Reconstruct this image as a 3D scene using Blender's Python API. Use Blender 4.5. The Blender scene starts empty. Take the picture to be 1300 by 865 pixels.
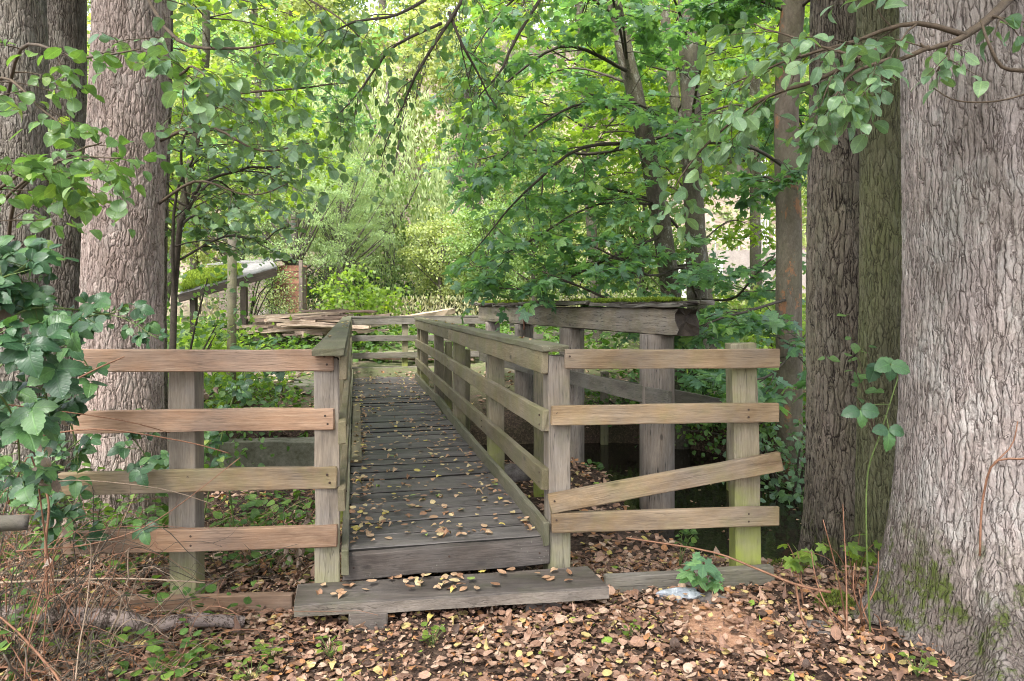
import bpy, math, random
import numpy as np
from mathutils import Vector, Matrix, Euler
R = math.radians
rng = np.random.default_rng(7)
random.seed(7)
F, HZ, CAM = 900.0, 387.0, 1.45
sc = bpy.context.scene
col = sc.collection

def W(px, py, Y):
    return np.array([(px - 650) / F * Y, Y, CAM - (py - HZ) / F * Y])

# ------------------------------------------------------------------ helpers
def tag(o, label=None, cat=None, group=None, kind=None):
    if label: o['label'] = label
    if cat: o['category'] = cat
    if group: o['group'] = group
    if kind: o['kind'] = kind
    return o

def empty(name, loc, label=None, cat=None, group=None):
    o = bpy.data.objects.new(name, None)
    o.empty_display_size = .1
    col.objects.link(o); o.location = loc
    return tag(o, label, cat, group)

def link(name, me, parent=None, loc=(0, 0, 0), rot=None):
    o = bpy.data.objects.new(name, me); col.objects.link(o)
    if rot is not None: o.rotation_euler = rot.to_euler()
    o.location = Vector([float(a) for a in loc])
    if parent is not None:
        o.parent = parent; o.location = o.location - wloc(parent)
    return o

def wloc(o):
    v = Vector(o.location)
    while o.parent is not None:
        o = o.parent; v = v + o.location
    return v

def fast_mesh(name, verts, faces, mats, smooth=False, midx=None, uv=None):
    """faces: list of int arrays each (n,k)"""
    me = bpy.data.meshes.new(name)
    verts = np.asarray(verts, dtype=np.float32)
    faces = [np.asarray(f, dtype=np.int32) for f in faces if len(f)]
    me.vertices.add(len(verts)); me.vertices.foreach_set('co', verts.ravel())
    nl = sum(f.size for f in faces); npoly = sum(len(f) for f in faces)
    me.loops.add(nl); me.polygons.add(npoly)
    me.loops.foreach_set('vertex_index', np.concatenate([f.ravel() for f in faces]))
    tot = np.concatenate([np.full(len(f), f.shape[1], dtype=np.int32) for f in faces])
    st = np.concatenate([[0], np.cumsum(tot)[:-1]]).astype(np.int32)
    me.polygons.foreach_set('loop_start', st)
    me.polygons.foreach_set('loop_total', tot)
    if midx is not None: me.polygons.foreach_set('material_index', np.asarray(midx, dtype=np.int32))
    me.polygons.foreach_set('use_smooth', np.full(npoly, smooth, dtype=bool))
    for m in (mats if isinstance(mats, (list, tuple)) else [mats]): me.materials.append(m)
    me.update(calc_edges=True)
    if uv is not None:
        ul = me.uv_layers.new(name='UVMap'); li = np.concatenate([f.ravel() for f in faces])
        ul.data.foreach_set('uv', np.asarray(uv, dtype=np.float32)[li].ravel())
    return me

class MB:
    """collects polygons of any size into one mesh"""
    def __init__(s): s.v = []; s.q = {}; s.n = 0; s.mi = {}
    def add(s, verts, faces, mi=0):
        verts = np.asarray(verts, dtype=float)
        for f in faces:
            s.q.setdefault(len(f), []).append([a + s.n for a in f]); s.mi.setdefault(len(f), []).append(mi)
        s.v.append(verts); s.n += len(verts)
    def add_arr(s, verts, farr, mi=0):
        farr = np.asarray(farr) + s.n
        k = farr.shape[1]
        s.q.setdefault(k, []).extend(farr.tolist()); s.mi.setdefault(k, []).extend([mi] * len(farr))
        s.v.append(np.asarray(verts, dtype=float)); s.n += len(verts)
    def mesh(s, name, mats, smooth=False):
        ks = list(s.q)
        return fast_mesh(name, np.concatenate(s.v), [np.array(s.q[k]) for k in ks], mats, smooth,
                         np.concatenate([np.array(s.mi[k]) for k in ks]))
    def obj(s, name, mats, parent=None, smooth=False, origin=None):
        v0 = np.concatenate(s.v)
        if origin is None:
            origin = wloc(parent) if parent is not None else Vector((float(v0[:, 0].mean()), float(v0[:, 1].mean()), float(v0[:, 2].min())))
        s.v = [v0 - np.array(origin)[None, :]]
        return link(name, s.mesh(name, mats, smooth), parent, origin)

def tube(mb, pts, rad, n=6, cap=True, mi=0, jit=0):
    pts = np.asarray(pts, dtype=float); m = len(pts)
    rad = np.broadcast_to(np.asarray(rad, dtype=float), (m,)).copy()
    T = np.gradient(pts, axis=0); T /= np.linalg.norm(T, axis=1)[:, None] + 1e-9
    a = np.array([0, 0, 1.0]) if abs(T[:, 2]).mean() < .8 else np.array([1.0, 0, 0])
    U = np.cross(T, a); U /= np.linalg.norm(U, axis=1)[:, None] + 1e-9
    V = np.cross(T, U)
    th = np.linspace(0, 2 * np.pi, n, endpoint=False)
    c, s_ = np.cos(th), np.sin(th)
    rr = rad[:, None, None] * (1 + (rng.normal(0, jit, (m, n, 1)) if jit else 0))
    v = pts[:, None, :] + rr * (c[None, :, None] * U[:, None, :] + s_[None, :, None] * V[:, None, :])
    i = np.arange(m - 1)[:, None] * n; j = np.arange(n)[None, :]
    q = np.stack([i + j, i + (j + 1) % n, i + n + (j + 1) % n, i + n + j], -1).reshape(-1, 4)
    mb.add_arr(v.reshape(-1, 3), q, mi)
    if cap:
        b = mb.n - m * n
        mb.q.setdefault(n, []).extend([[b + k for k in range(n)][::-1], [b + (m - 1) * n + k for k in range(n)]])
        mb.mi.setdefault(n, []).extend([mi, mi])

def smooth_path(P, n):
    P = np.asarray(P, dtype=float); m = len(P)
    t = np.linspace(0, m - 1, n); out = []
    for x in t:
        i = min(int(x), m - 2); f = x - i
        p0, p1, p2, p3 = P[max(i - 1, 0)], P[i], P[i + 1], P[min(i + 2, m - 1)]
        out.append(.5 * ((2 * p1) + (-p0 + p2) * f + (2 * p0 - 5 * p1 + 4 * p2 - p3) * f * f + (-p0 + 3 * p1 - 3 * p2 + p3) * f ** 3))
    return np.array(out)

# value noise in numpy for shapes
_perm = rng.random((64, 64))
def vnoise(x, y):
    x = np.asarray(x, dtype=float); y = np.asarray(y, dtype=float)
    xi = np.floor(x).astype(int); yi = np.floor(y).astype(int); fx = x - xi; fy = y - yi
    fx = fx * fx * (3 - 2 * fx); fy = fy * fy * (3 - 2 * fy)
    g = lambda a, b: _perm[a % 64, b % 64]
    return (g(xi, yi) * (1 - fx) + g(xi + 1, yi) * fx) * (1 - fy) + (g(xi, yi + 1) * (1 - fx) + g(xi + 1, yi + 1) * fx) * fy
def fbm(x, y, o=4):
    s = 0; a = .5
    for k in range(o): s = s + a * (vnoise(x * 2 ** k + 13 * k, y * 2 ** k + 7 * k) - .5); a *= .5
    return s
def sst(a, b, x):
    t = np.clip((x - a) / (b - a), 0, 1); return t * t * (3 - 2 * t)

# ------------------------------------------------------------------ materials
def newmat(name):
    m = bpy.data.materials.new(name); m.use_nodes = True
    nt = m.node_tree; nt.nodes.clear()
    return m, nt, nt.nodes, nt.links
def N(nt, typ, ins=None, **kw):
    n = nt.nodes.new(typ)
    for k, v in kw.items(): setattr(n, k, v)
    if ins:
        for k, v in ins.items():
            if isinstance(v, bpy.types.NodeSocket): nt.links.new(v, n.inputs[k])
            else: n.inputs[k].default_value = v
    return n
def ramp(nt, fac, stops, interp='LINEAR'):
    n = nt.nodes.new('ShaderNodeValToRGB'); cr = n.color_ramp; cr.interpolation = interp
    while len(cr.elements) < len(stops): cr.elements.new(.5)
    for e, (p, c) in zip(cr.elements, stops):
        e.position = p; e.color = (c[0], c[1], c[2], 1) if len(c) > 1 else (c[0],) * 3 + (1,)
    nt.links.new(fac, n.inputs[0]); return n.outputs[0]
def mixc(nt, f, a, b, mode='MIX'):
    n = nt.nodes.new('ShaderNodeMix'); n.data_type = 'RGBA'; n.blend_type = mode
    for s, v in ((n.inputs[0], f), (n.inputs[6], a), (n.inputs[7], b)):
        if isinstance(v, bpy.types.NodeSocket): nt.links.new(v, s)
        elif isinstance(v, (tuple, list)): s.default_value = (v[0], v[1], v[2], 1)
        else: s.default_value = v
    return n.outputs[2]
def math_(nt, op, a, b=None, clamp=False):
    n = nt.nodes.new('ShaderNodeMath'); n.operation = op; n.use_clamp = clamp
    for s, v in ((n.inputs[0], a), (n.inputs[1], b)):
        if v is None: continue
        if isinstance(v, bpy.types.NodeSocket): nt.links.new(v, s)
        else: s.default_value = v
    return n.outputs[0]
def noise(nt, vec, scale, detail=4, rough=.6, dist=0):
    return N(nt, 'ShaderNodeTexNoise', {'Vector': vec, 'Scale': scale, 'Detail': detail, 'Roughness': rough, 'Distortion': dist})
def mapping(nt, vec, scale=(1, 1, 1), loc=(0, 0, 0)):
    return N(nt, 'ShaderNodeMapping', {'Vector': vec, 'Scale': scale, 'Location': loc}).outputs[0]

WK = .66
def wood(name, c_lo, c_mid, c_hi, green=0.0, greencol=(.14, .17, .045), rough=.75, grey=0.0, island=False, spots=0.0, cracks=0.0, foot=0.0, soft=.12):
    c_lo = tuple(a * (1 - soft) + b * soft for a, b in zip(c_lo, c_mid)); c_hi = tuple(a * (1 - soft) + b * soft for a, b in zip(c_hi, c_mid))
    c_lo, c_mid, c_hi, greencol = [tuple(x * WK for x in c) for c in (c_lo, c_mid, c_hi, greencol)]
    m, nt, ns, ln = newmat(name)
    tc = N(nt, 'ShaderNodeTexCoord'); oi = N(nt, 'ShaderNodeObjectInfo'); ge = N(nt, 'ShaderNodeNewGeometry')
    rnd = oi.outputs['Random']
    if island: rnd = math_(nt, 'ADD', rnd, ge.outputs['Random Per Island'])
    off = N(nt, 'ShaderNodeCombineXYZ', {0: math_(nt, 'MULTIPLY', rnd, 37.0), 1: math_(nt, 'MULTIPLY', rnd, 11.0), 2: math_(nt, 'MULTIPLY', rnd, 23.0)})
    v = N(nt, 'ShaderNodeVectorMath', {0: tc.outputs['Object'], 1: off.outputs[0]}, operation='ADD').outputs[0]
    big = noise(nt, mapping(nt, v, (1.2, 9, 9)), 1.6, 3, .55, .6).outputs[0]
    fine = noise(nt, mapping(nt, v, (1.0, 22, 22)), 7, 6, .7, .3).outputs[0]
    vfine = noise(nt, mapping(nt, v, (2.0, 60, 60)), 8, 3, .7).outputs[0]
    g = math_(nt, 'ADD', math_(nt, 'MULTIPLY', big, .45), math_(nt, 'MULTIPLY', fine, .55))
    c = ramp(nt, g, [(.34, c_lo), (.5, c_mid), (.66, c_hi)])
    c = mixc(nt, .6, c, ramp(nt, noise(nt, mapping(nt, v, (.8, 3, 3), (7, 1, 4)), 2.4, 5, .65).outputs[0], [(.36, (.5, .47, .45)), (.5, (.95,) * 3), (.64, (1.2, 1.16, 1.1))]), 'MULTIPLY')
    c = mixc(nt, .38, c, ramp(nt, vfine, [(.35, (.4,) * 3), (.6, (1.1,) * 3)]), 'MULTIPLY')
    # knots
    kn = N(nt, 'ShaderNodeTexVoronoi', {'Vector': mapping(nt, v, (1, 2.2, 2.2)), 'Scale': 2.6})
    kf = ramp(nt, kn.outputs['Distance'], [(.05, (1,)), (.10, (0,))])
    c = mixc(nt, math_(nt, 'MULTIPLY', kf, .8), c, tuple(x * .35 for x in c_lo))
    # blotchy weathering
    wb = noise(nt, v, 3.3, 5, .65).outputs[0]
    if grey > 0:
        c = mixc(nt, math_(nt, 'MULTIPLY', ramp(nt, wb, [(.4, (0,)), (.62, (1,))]), grey), c, (.20, .185, .175))
    if green > 0:
        gb = noise(nt, mapping(nt, v, (1, 1, 1), (5, 3, 1)), 2.2, 6, .7).outputs[0]
        gm = ramp(nt, gb, [(.62 - .30 * green, (0,)), (.86 - .25 * green, (1,))])
        c = mixc(nt, math_(nt, 'MULTIPLY', gm, min(1, .45 + green * .4)), c, greencol)
    if spots > 0:
        sp = N(nt, 'ShaderNodeTexVoronoi', {'Vector': v, 'Scale': 55.0}); sn = noise(nt, v, 6, 2).outputs[0]
        sf = math_(nt, 'MULTIPLY', ramp(nt, sp.outputs['Distance'], [(.12, (1,)), (.22, (0,))]), ramp(nt, sn, [(.5, (0,)), (.65, (1,))]))
        c = mixc(nt, math_(nt, 'MULTIPLY', sf, spots), c, (.42, .43, .33))
    if foot > 0:   # algae near the ground end of a post (its mesh runs along x)
        fx = math_(nt, 'ADD', N(nt, 'ShaderNodeSeparateXYZ', {0: tc.outputs['Object']}).outputs[0], math_(nt, 'MULTIPLY', math_(nt, 'SUBTRACT', wb, .5), 1.1))
        c = mixc(nt, math_(nt, 'MULTIPLY', ramp(nt, math_(nt, 'ADD', fx, .6), [(.05, (1,)), (.5, (0,))]), foot), c, (.20, .24, .035))
    ck = None
    if cracks > 0:
        cn = noise(nt, mapping(nt, v, (.55, 15, 15), (2, 2, 2)), 2.6, 3, .55, .3).outputs[0]
        ck = ramp(nt, math_(nt, 'ABSOLUTE', math_(nt, 'SUBTRACT', cn, .47)), [(.004, (1,)), (.018, (0,))])
        ck = math_(nt, 'MULTIPLY', math_(nt, 'MULTIPLY', ck, ramp(nt, wb, [(.42, (0,)), (.55, (1,))])), cracks)
        c = mixc(nt, ck, c, (.018, .014, .011))
    # per-object tone
    hsv = N(nt, 'ShaderNodeHueSaturation', {'Color': c, 'Value': math_(nt, 'ADD', math_(nt, 'MULTIPLY', N(nt, 'ShaderNodeTexWhiteNoise', {'W': rnd}, noise_dimensions='1D').outputs[0], .45), .78)})
    c = hsv.outputs[0]
    hb = math_(nt, 'ADD', fine, math_(nt, 'MULTIPLY', vfine, .5))
    if ck is not None: hb = math_(nt, 'SUBTRACT', hb, math_(nt, 'MULTIPLY', ck, 1.5))
    bp = N(nt, 'ShaderNodeBump', {'Height': hb, 'Strength': .45, 'Distance': .006})
    b = N(nt, 'ShaderNodeBsdfPrincipled', {'Base Color': c, 'Roughness': rough, 'Normal': bp.outputs[0], 'Specular IOR Level': .35})
    N(nt, 'ShaderNodeOutputMaterial', {'Surface': b.outputs[0]})
    return m

def leafmat(name, stops, trans=.45, rough=.45, tcol=1.6, noise_s=1.2, veins=True, spec=.4, interp='LINEAR'):
    m, nt, ns, ln = newmat(name)
    ge = N(nt, 'ShaderNodeNewGeometry'); tc = N(nt, 'ShaderNodeTexCoord')
    nz = noise(nt, tc.outputs['Object'], noise_s, 2).outputs[0]
    f = math_(nt, 'ADD', math_(nt, 'MULTIPLY', ge.outputs['Random Per Island'], .75), math_(nt, 'MULTIPLY', math_(nt, 'SUBTRACT', nz, .35), .7), True)
    if interp == 'CONSTANT': f = ge.outputs['Random Per Island']
    c = ramp(nt, f, stops, interp)
    sn = noise(nt, tc.outputs['Object'], 60, 3).outputs[0]
    c = mixc(nt, .5, c, ramp(nt, sn, [(.3, (.6,) * 3), (.7, (1.25,) * 3)]), 'MULTIPLY')
    ht = sn
    if veins:
        uv = N(nt, 'ShaderNodeSeparateXYZ', {0: N(nt, 'ShaderNodeUVMap', uv_map='UVMap').outputs[0]})
        au = math_(nt, 'ABSOLUTE', uv.outputs[0])
        rib = ramp(nt, au, [(.012, (1,)), (.035, (0,))])
        fr = math_(nt, 'FRACT', math_(nt, 'MULTIPLY', math_(nt, 'SUBTRACT', uv.outputs[1], math_(nt, 'MULTIPLY', au, .9)), 8.0))
        sv = ramp(nt, fr, [(0, (1,)), (.14, (0,)), (.86, (0,)), (1, (1,))])
        vv_ = math_(nt, 'MAXIMUM', rib, math_(nt, 'MULTIPLY', sv, .55))
        c = mixc(nt, math_(nt, 'MULTIPLY', vv_, .38), c, mixc(nt, 1.0, c, (1.9, 1.8, 1.5), 'MULTIPLY'))
        ht = math_(nt, 'SUBTRACT', sn, math_(nt, 'MULTIPLY', vv_, .8))
    bp = N(nt, 'ShaderNodeBump', {'Height': ht, 'Strength': .4, 'Distance': .003})
    b = N(nt, 'ShaderNodeBsdfPrincipled', {'Base Color': c, 'Roughness': rough, 'Specular IOR Level': spec, 'Normal': bp.outputs[0]})
    tl = N(nt, 'ShaderNodeBsdfTranslucent', {'Color': mixc(nt, 1.0, c, (tcol * .98, tcol, tcol * .42), 'MULTIPLY')})
    mx = N(nt, 'ShaderNodeMixShader', {0: trans, 1: b.outputs[0], 2: tl.outputs[0]})
    N(nt, 'ShaderNodeOutputMaterial', {'Surface': mx.outputs[0]})
    return m

def bark(name, plate, plate2, furrow, lichen=.3, lichcol=(.4, .4, .36), green=0.0, scale=24, elong=.3, disp=.016, contrast=1.0, real=True, lth=(.5, .62), lsc=7, dk=1.0, foot=0.0):
    plate, plate2, lichcol = [tuple(x * .68 * dk for x in c) for c in (plate, plate2, lichcol)]
    m, nt, ns, ln = newmat(name)
    tc = N(nt, 'ShaderNodeTexCoord').outputs['Object']
    d1 = noise(nt, tc, 5, 3)
    dv = N(nt, 'ShaderNodeVectorMath', {0: d1.outputs[1], 1: (.5, .5, .5)}, operation='SUBTRACT').outputs[0]
    dv = N(nt, 'ShaderNodeVectorMath', {0: dv, 1: (.045, .045, .06)}, operation='MULTIPLY').outputs[0]
    d2 = noise(nt, tc, 28, 3)
    dv2 = N(nt, 'ShaderNodeVectorMath', {0: N(nt, 'ShaderNodeVectorMath', {0: d2.outputs[1], 1: (.5, .5, .5)}, operation='SUBTRACT').outputs[0], 1: (.012, .012, .03)}, operation='MULTIPLY').outputs[0]
    v = N(nt, 'ShaderNodeVectorMath', {0: N(nt, 'ShaderNodeVectorMath', {0: tc, 1: dv}, operation='ADD').outputs[0], 1: dv2}, operation='ADD').outputs[0]
    v1 = N(nt, 'ShaderNodeTexVoronoi', {'Vector': mapping(nt, v, (1, 1, elong)), 'Scale': float(scale)}, feature='DISTANCE_TO_EDGE').outputs['Distance']
    v2 = N(nt, 'ShaderNodeTexVoronoi', {'Vector': mapping(nt, v, (1, 1, elong * 1.6), (3, 1, 2)), 'Scale': scale * 2.1}, feature='DISTANCE_TO_EDGE').outputs['Distance']
    cell = N(nt, 'ShaderNodeTexVoronoi', {'Vector': mapping(nt, v, (1, 1, elong)), 'Scale': float(scale)}).outputs['Color']
    rn = noise(nt, mapping(nt, v, (1, 1, elong * .55), (4, 8, 1)), scale * .62, 2.5, .5).outputs[0]
    h0 = ramp(nt, math_(nt, 'ABSOLUTE', math_(nt, 'SUBTRACT', rn, .5)), [(0, (0,)), (.03, (.45,)), (.10, (1,))])
    h1 = ramp(nt, v1, [(0, (0,)), (.10, (.6,)), (.22, (1,))])
    h2 = ramp(nt, v2, [(0, (0,)), (.2, (1,))])
    nf = noise(nt, mapping(nt, v, (1, 1, .5)), 55, 5, .7).outputs[0]
    nb = noise(nt, tc, 3.0, 3).outputs[0]
    h = math_(nt, 'ADD', math_(nt, 'ADD', math_(nt, 'ADD', math_(nt, 'MULTIPLY', h0, .26), math_(nt, 'MULTIPLY', h1, .46)), math_(nt, 'MULTIPLY', h2, .12)), math_(nt, 'MULTIPLY', nf, .26))
    cs = N(nt, 'ShaderNodeSeparateColor', {0: cell}).outputs[0]
    pc = mixc(nt, cs, plate, plate2)
    pc = mixc(nt, .5, pc, ramp(nt, nf, [(.3, (.45,) * 3), (.68, (1.35,) * 3)]), 'MULTIPLY')
    lb = noise(nt, mapping(nt, tc, (1, 1, .6), (9, 2, 4)), lsc, 6, .75).outputs[0]
    lf = math_(nt, 'MULTIPLY', ramp(nt, lb, [(lth[0], (0,)), (lth[1], (1,))]), lichen)
    pc = mixc(nt, lf, pc, lichcol)
    if green > 0:
        gb = noise(nt, mapping(nt, tc, (1, 1, .5), (1, 7, 4)), 2.2, 5, .7).outputs[0]
        pc = mixc(nt, math_(nt, 'MULTIPLY', ramp(nt, gb, [(.35, (0,)), (.62, (1,))]), green), pc, (.10, .115, .04))
    ff = ramp(nt, h, [(.26, (1,)), (.60, (0,))])
    st = noise(nt, mapping(nt, tc, (1, 1, .35), (2, 6, 3)), 2.6, 5, .62).outputs[0]
    pc = mixc(nt, 1.0, pc, ramp(nt, st, [(.34, (.52, .5, .48)), (.5, (.95,) * 3), (.66, (1.2, 1.17, 1.15))]), 'MULTIPLY')
    if foot > 0:
        zz = math_(nt, 'ADD', N(nt, 'ShaderNodeSeparateXYZ', {0: tc}).outputs[2], math_(nt, 'MULTIPLY', math_(nt, 'SUBTRACT', noise(nt, tc, 5, 5, .7).outputs[0], .5), .9))
        pc = mixc(nt, math_(nt, 'MULTIPLY', ramp(nt, zz, [(foot * .6, (1,)), (foot * 1.3, (0,))]), .75), pc, (.075, .06, .05))
        mz = math_(nt, 'MULTIPLY', ramp(nt, zz, [(foot * .8, (1,)), (foot * 1.5, (0,))]), ramp(nt, noise(nt, tc, 9, 5, .7).outputs[0], [(.5, (0,)), (.58, (1,))]))
        pc = mixc(nt, mz, pc, (.06, .075, .018))
    gate = ramp(nt, noise(nt, mapping(nt, tc, (1, 1, .7), (3, 3, 8)), 16, 3, .6).outputs[0], [(.38, (.15,)), (.55, (1,))])
    sharp = math_(nt, 'MAXIMUM', ramp(nt, v1, [(.012, (1,)), (.055, (0,))]), ramp(nt, math_(nt, 'ABSOLUTE', math_(nt, 'SUBTRACT', rn, .5)), [(.006, (1,)), (.026, (0,))]))
    sharp = math_(nt, 'MAXIMUM', sharp, math_(nt, 'MULTIPLY', ramp(nt, v2, [(.008, (1,)), (.04, (0,))]), .22))
    ff = math_(nt, 'MAXIMUM', math_(nt, 'MULTIPLY', ff, .55), math_(nt, 'MULTIPLY', sharp, gate))
    c = mixc(nt, math_(nt, 'MULTIPLY', ff, contrast), pc, furrow)
    bp = N(nt, 'ShaderNodeBump', {'Height': h, 'Strength': .8, 'Distance': disp * (.35 if real else 1.0)})
    b = N(nt, 'ShaderNodeBsdfPrincipled', {'Base Color': c, 'Roughness': .85, 'Specular IOR Level': .2, 'Normal': bp.outputs[0]})
    out = N(nt, 'ShaderNodeOutputMaterial', {'Surface': b.outputs[0]})
    if real:
        dn = N(nt, 'ShaderNodeDisplacement', {'Height': math_(nt, 'ADD', h, math_(nt, 'MULTIPLY', nb, .6)), 'Midlevel': .9, 'Scale': disp})
        nt.links.new(dn.outputs[0], out.inputs['Displacement'])
        m.displacement_method = 'BOTH'
    return m

def plain(name, c1, c2, scale=8, rough=.8, bump=.3, bd=.01, metal=0, spec=.3, detail=6, rp=(.36, .64)):
    m, nt, ns, ln = newmat(name)
    tc = N(nt, 'ShaderNodeTexCoord').outputs['Object']
    n = noise(nt, tc, scale, detail, .7).outputs[0]; n2 = noise(nt, tc, scale * 6, 4, .7).outputs[0]
    f = math_(nt, 'ADD', math_(nt, 'MULTIPLY', n, .6), math_(nt, 'MULTIPLY', n2, .4))
    c = ramp(nt, f, [(rp[0], c1), (rp[1], c2)])
    bp = N(nt, 'ShaderNodeBump', {'Height': f, 'Strength': bump, 'Distance': bd})
    b = N(nt, 'ShaderNodeBsdfPrincipled', {'Base Color': c, 'Roughness': rough, 'Metallic': metal, 'Normal': bp.outputs[0], 'Specular IOR Level': spec})
    N(nt, 'ShaderNodeOutputMaterial', {'Surface': b.outputs[0]})
    return m

M = {}
M['rail_red'] = wood('rail_red', (.23, .125, .07), (.37, .225, .14), (.49, .335, .225), green=.15, greencol=(.2, .2, .07), grey=.25, cracks=.3)
M['rail_tan'] = wood('rail_tan', (.18, .11, .055), (.31, .215, .12), (.43, .31, .19), green=.42, greencol=(.19, .2, .06), grey=.3, cracks=.3)
M['rail_green'] = wood('rail_green', (.15, .115, .06), (.25, .20, .115), (.33, .27, .17), green=.6, greencol=(.17, .175, .06), grey=.25)
M['cap'] = wood('cap', (.13, .115, .07), (.20, .18, .115), (.27, .25, .17), green=.7, greencol=(.12, .13, .05), grey=.2, spots=.35)
M['post'] = wood('post', (.19, .155, .125), (.33, .27, .205), (.45, .38, .30), green=.35, greencol=(.2, .2, .08), grey=.35, cracks=.5, foot=.35)
M['post_green'] = wood('post_green', (.16, .13, .08), (.27, .225, .15), (.36, .31, .22), green=.6, greencol=(.2, .22, .06), grey=.2, cracks=.5, foot=.8)
M['deck'] = wood('deck', (.05, .044, .04), (.108, .095, .09), (.22, .20, .185), green=.03, greencol=(.07, .08, .035), grey=.05, island=True, rough=.6)
M['riser'] = wood('riser', (.07, .058, .048), (.125, .10, .085), (.20, .165, .14), green=.3, greencol=(.10, .10, .05), grey=.2, spots=.25, cracks=.4)
M['tread'] = wood('tread', (.04, .034, .029), (.088, .072, .062), (.18, .15, .13), green=.32, greencol=(.07, .085, .025), grey=.15, cracks=.5)
M['tread_edge'] = wood('tread_edge', (.12, .10, .08), (.23, .195, .165), (.34, .29, .25), green=.2, cracks=.7)
M['gap_shade'] = plain('gap_shade', (.008, .007, .006), (.02, .018, .015), 20, .95)  # near-black plank sides: the shade of the deck gaps put into the colour
M['beam'] = wood('beam', (.15, .115, .075), (.30, .245, .175), (.45, .385, .295), green=.5, greencol=(.14, .15, .06), grey=.4, spots=.3, cracks=1.0, soft=0)
M['oldboard'] = wood('oldboard', (.12, .105, .085), (.21, .185, .15), (.30, .27, .225), green=.5, greencol=(.13, .14, .06), grey=.3, cracks=.6)
M['rot'] = wood('rot', (.03, .022, .016), (.075, .055, .04), (.13, .1, .075), green=.3, greencol=(.07, .08, .03))
M['logpost'] = wood('logpost', (.17, .135, .105), (.38, .31, .25), (.53, .45, .38), green=.2, grey=.3, cracks=.9, soft=0)
M['sawn'] = wood('sawn', (.40, .26, .18), (.62, .47, .35), (.74, .61, .50), green=0)
M['slabbark'] = wood('slabbark', (.12, .08, .06), (.22, .155, .12), (.33, .25, .2), green=.1)
M['nail'] = plain('nail', (.03, .02, .015), (.09, .06, .045), 80, .6, metal=.4)
M['rust'] = plain('rust', (.05, .02, .012), (.16, .065, .035), 60, .85)
M['moss'] = plain('moss', (.10, .15, .01), (.28, .36, .025), 40, .95, 1.0, .02)
M['mossdark'] = plain('mossdark', (.035, .055, .012), (.12, .14, .03), 30, .95, 1.0, .02)
M['concrete'] = plain('concrete', (.075, .075, .045), (.20, .19, .15), 5, .9, .5, .01)
M['stone'] = plain('stone', (.05, .04, .036), (.16, .14, .13), 14, .8, .5, .01)
M['plastic'] = plain('plastic', (.22, .25, .29), (.42, .44, .47), 14, .25, .8, .03, spec=.6)
M['white'] = plain('white', (.62, .62, .6), (.8, .8, .78), 6, .6)
M['wallpale'] = plain('wallpale', (.2, .17, .155), (.30, .26, .24), 3, .85)
M['metal'] = plain('metal', (.5, .52, .54), (.72, .74, .76), 10, .4, metal=.3)
M['roofing'] = plain('roofing', (.10, .095, .095), (.26, .25, .245), 5, .7, .4, .02)
M['dirt'] = plain('dirt', (.035, .022, .015), (.09, .06, .042), 12, .95, .8, .03)
M['twig'] = plain('twig', (.05, .035, .022), (.13, .095, .065), 30, .8)
M['twigdark'] = plain('twigdark', (.03, .024, .018), (.085, .068, .05), 30, .8)
M['stem_red'] = plain('stem_red', (.12, .055, .03), (.27, .14, .085), 25, .6)
M['stem_pale'] = plain('stem_pale', (.17, .12, .08), (.34, .26, .19), 25, .8)
M['stem_green'] = plain('stem_green', (.06, .09, .025), (.13, .18, .05), 40, .5)
M['trunk_thin'] = bark('trunk_thin', (.17, .145, .12), (.22, .19, .155), (.05, .04, .032), .8, (.48, .47, .42), .35, 40, .5, .008, .7, False, lth=(.56, .60), lsc=8, dk=.8)
M['trunk_peel'] = bark('trunk_peel', (.25, .205, .165), (.19, .155, .12), (.09, .07, .055), .85, (.50, .22, .12), .3, 22, .5, .006, .35, False, lth=(.575, .60), lsc=5)
M['trunk_far'] = plain('trunk_far', (.06, .05, .04), (.16, .14, .12), 6, .9)
M['barkA'] = bark('barkA', (.36, .275, .245), (.44, .35, .315), (.085, .06, .048), .35, (.45, .42, .38), .12, 38, .26, .013, dk=1.3, foot=.22, contrast=.85)
M['barkB'] = bark('barkB', (.25, .21, .185), (.32, .275, .245), (.05, .038, .03), .4, (.38, .37, .34), .2, 38, .26, .013, dk=1.2, foot=.25, contrast=.9)
M['barkE'] = bark('barkE', (.19, .155, .125), (.25, .205, .17), (.028, .021, .017), .3, (.3, .28, .24), .3, 31, .20, .018, dk=1.2, foot=.4)
M['barkF'] = bark('barkF', (.17, .155, .10), (.22, .20, .135), (.03, .026, .014), .3, (.26, .26, .18), .7, 36, .20, .014, dk=1.15, contrast=.75, foot=.3)
M['barkG'] = bark('barkG', (.36, .30, .28), (.47, .40, .375), (.07, .052, .045), .6, (.56, .54, .51), .2, 41, .17, .013, lsc=4, dk=1.12, foot=.34, contrast=.85)
M['litter'] = leafmat('litter', [(0, (.06, .036, .026)), (.12, (.16, .092, .066)), (.28, (.25, .145, .10)), (.46, (.34, .215, .155)), (.64, (.42, .30, .225)), (.76, (.20, .11, .07)), (.86, (.34, .165, .075)), (.92, (.42, .33, .14)), (.98, (.38, .32, .09)), (.992, (.2, .3, .05))], .12, .6, 1.3, interp='CONSTANT', spec=.35)
M['deckleaf'] = leafmat('deckleaf', [(0, (.24, .13, .075)), (.25, (.40, .27, .17)), (.5, (.33, .20, .12)), (.7, (.47, .37, .20)), (.88, (.50, .40, .11)), (.97, (.20, .28, .07))], .15, .55, 1.3, interp='CONSTANT')
M['alder'] = leafmat('alder', [(0, (.06, .125, .04)), (.4, (.10, .19, .06)), (.75, (.15, .26, .075)), (.97, (.25, .33, .08)), (1, (.4, .36, .05))], .4, .38, 1.9, spec=.6)
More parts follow.
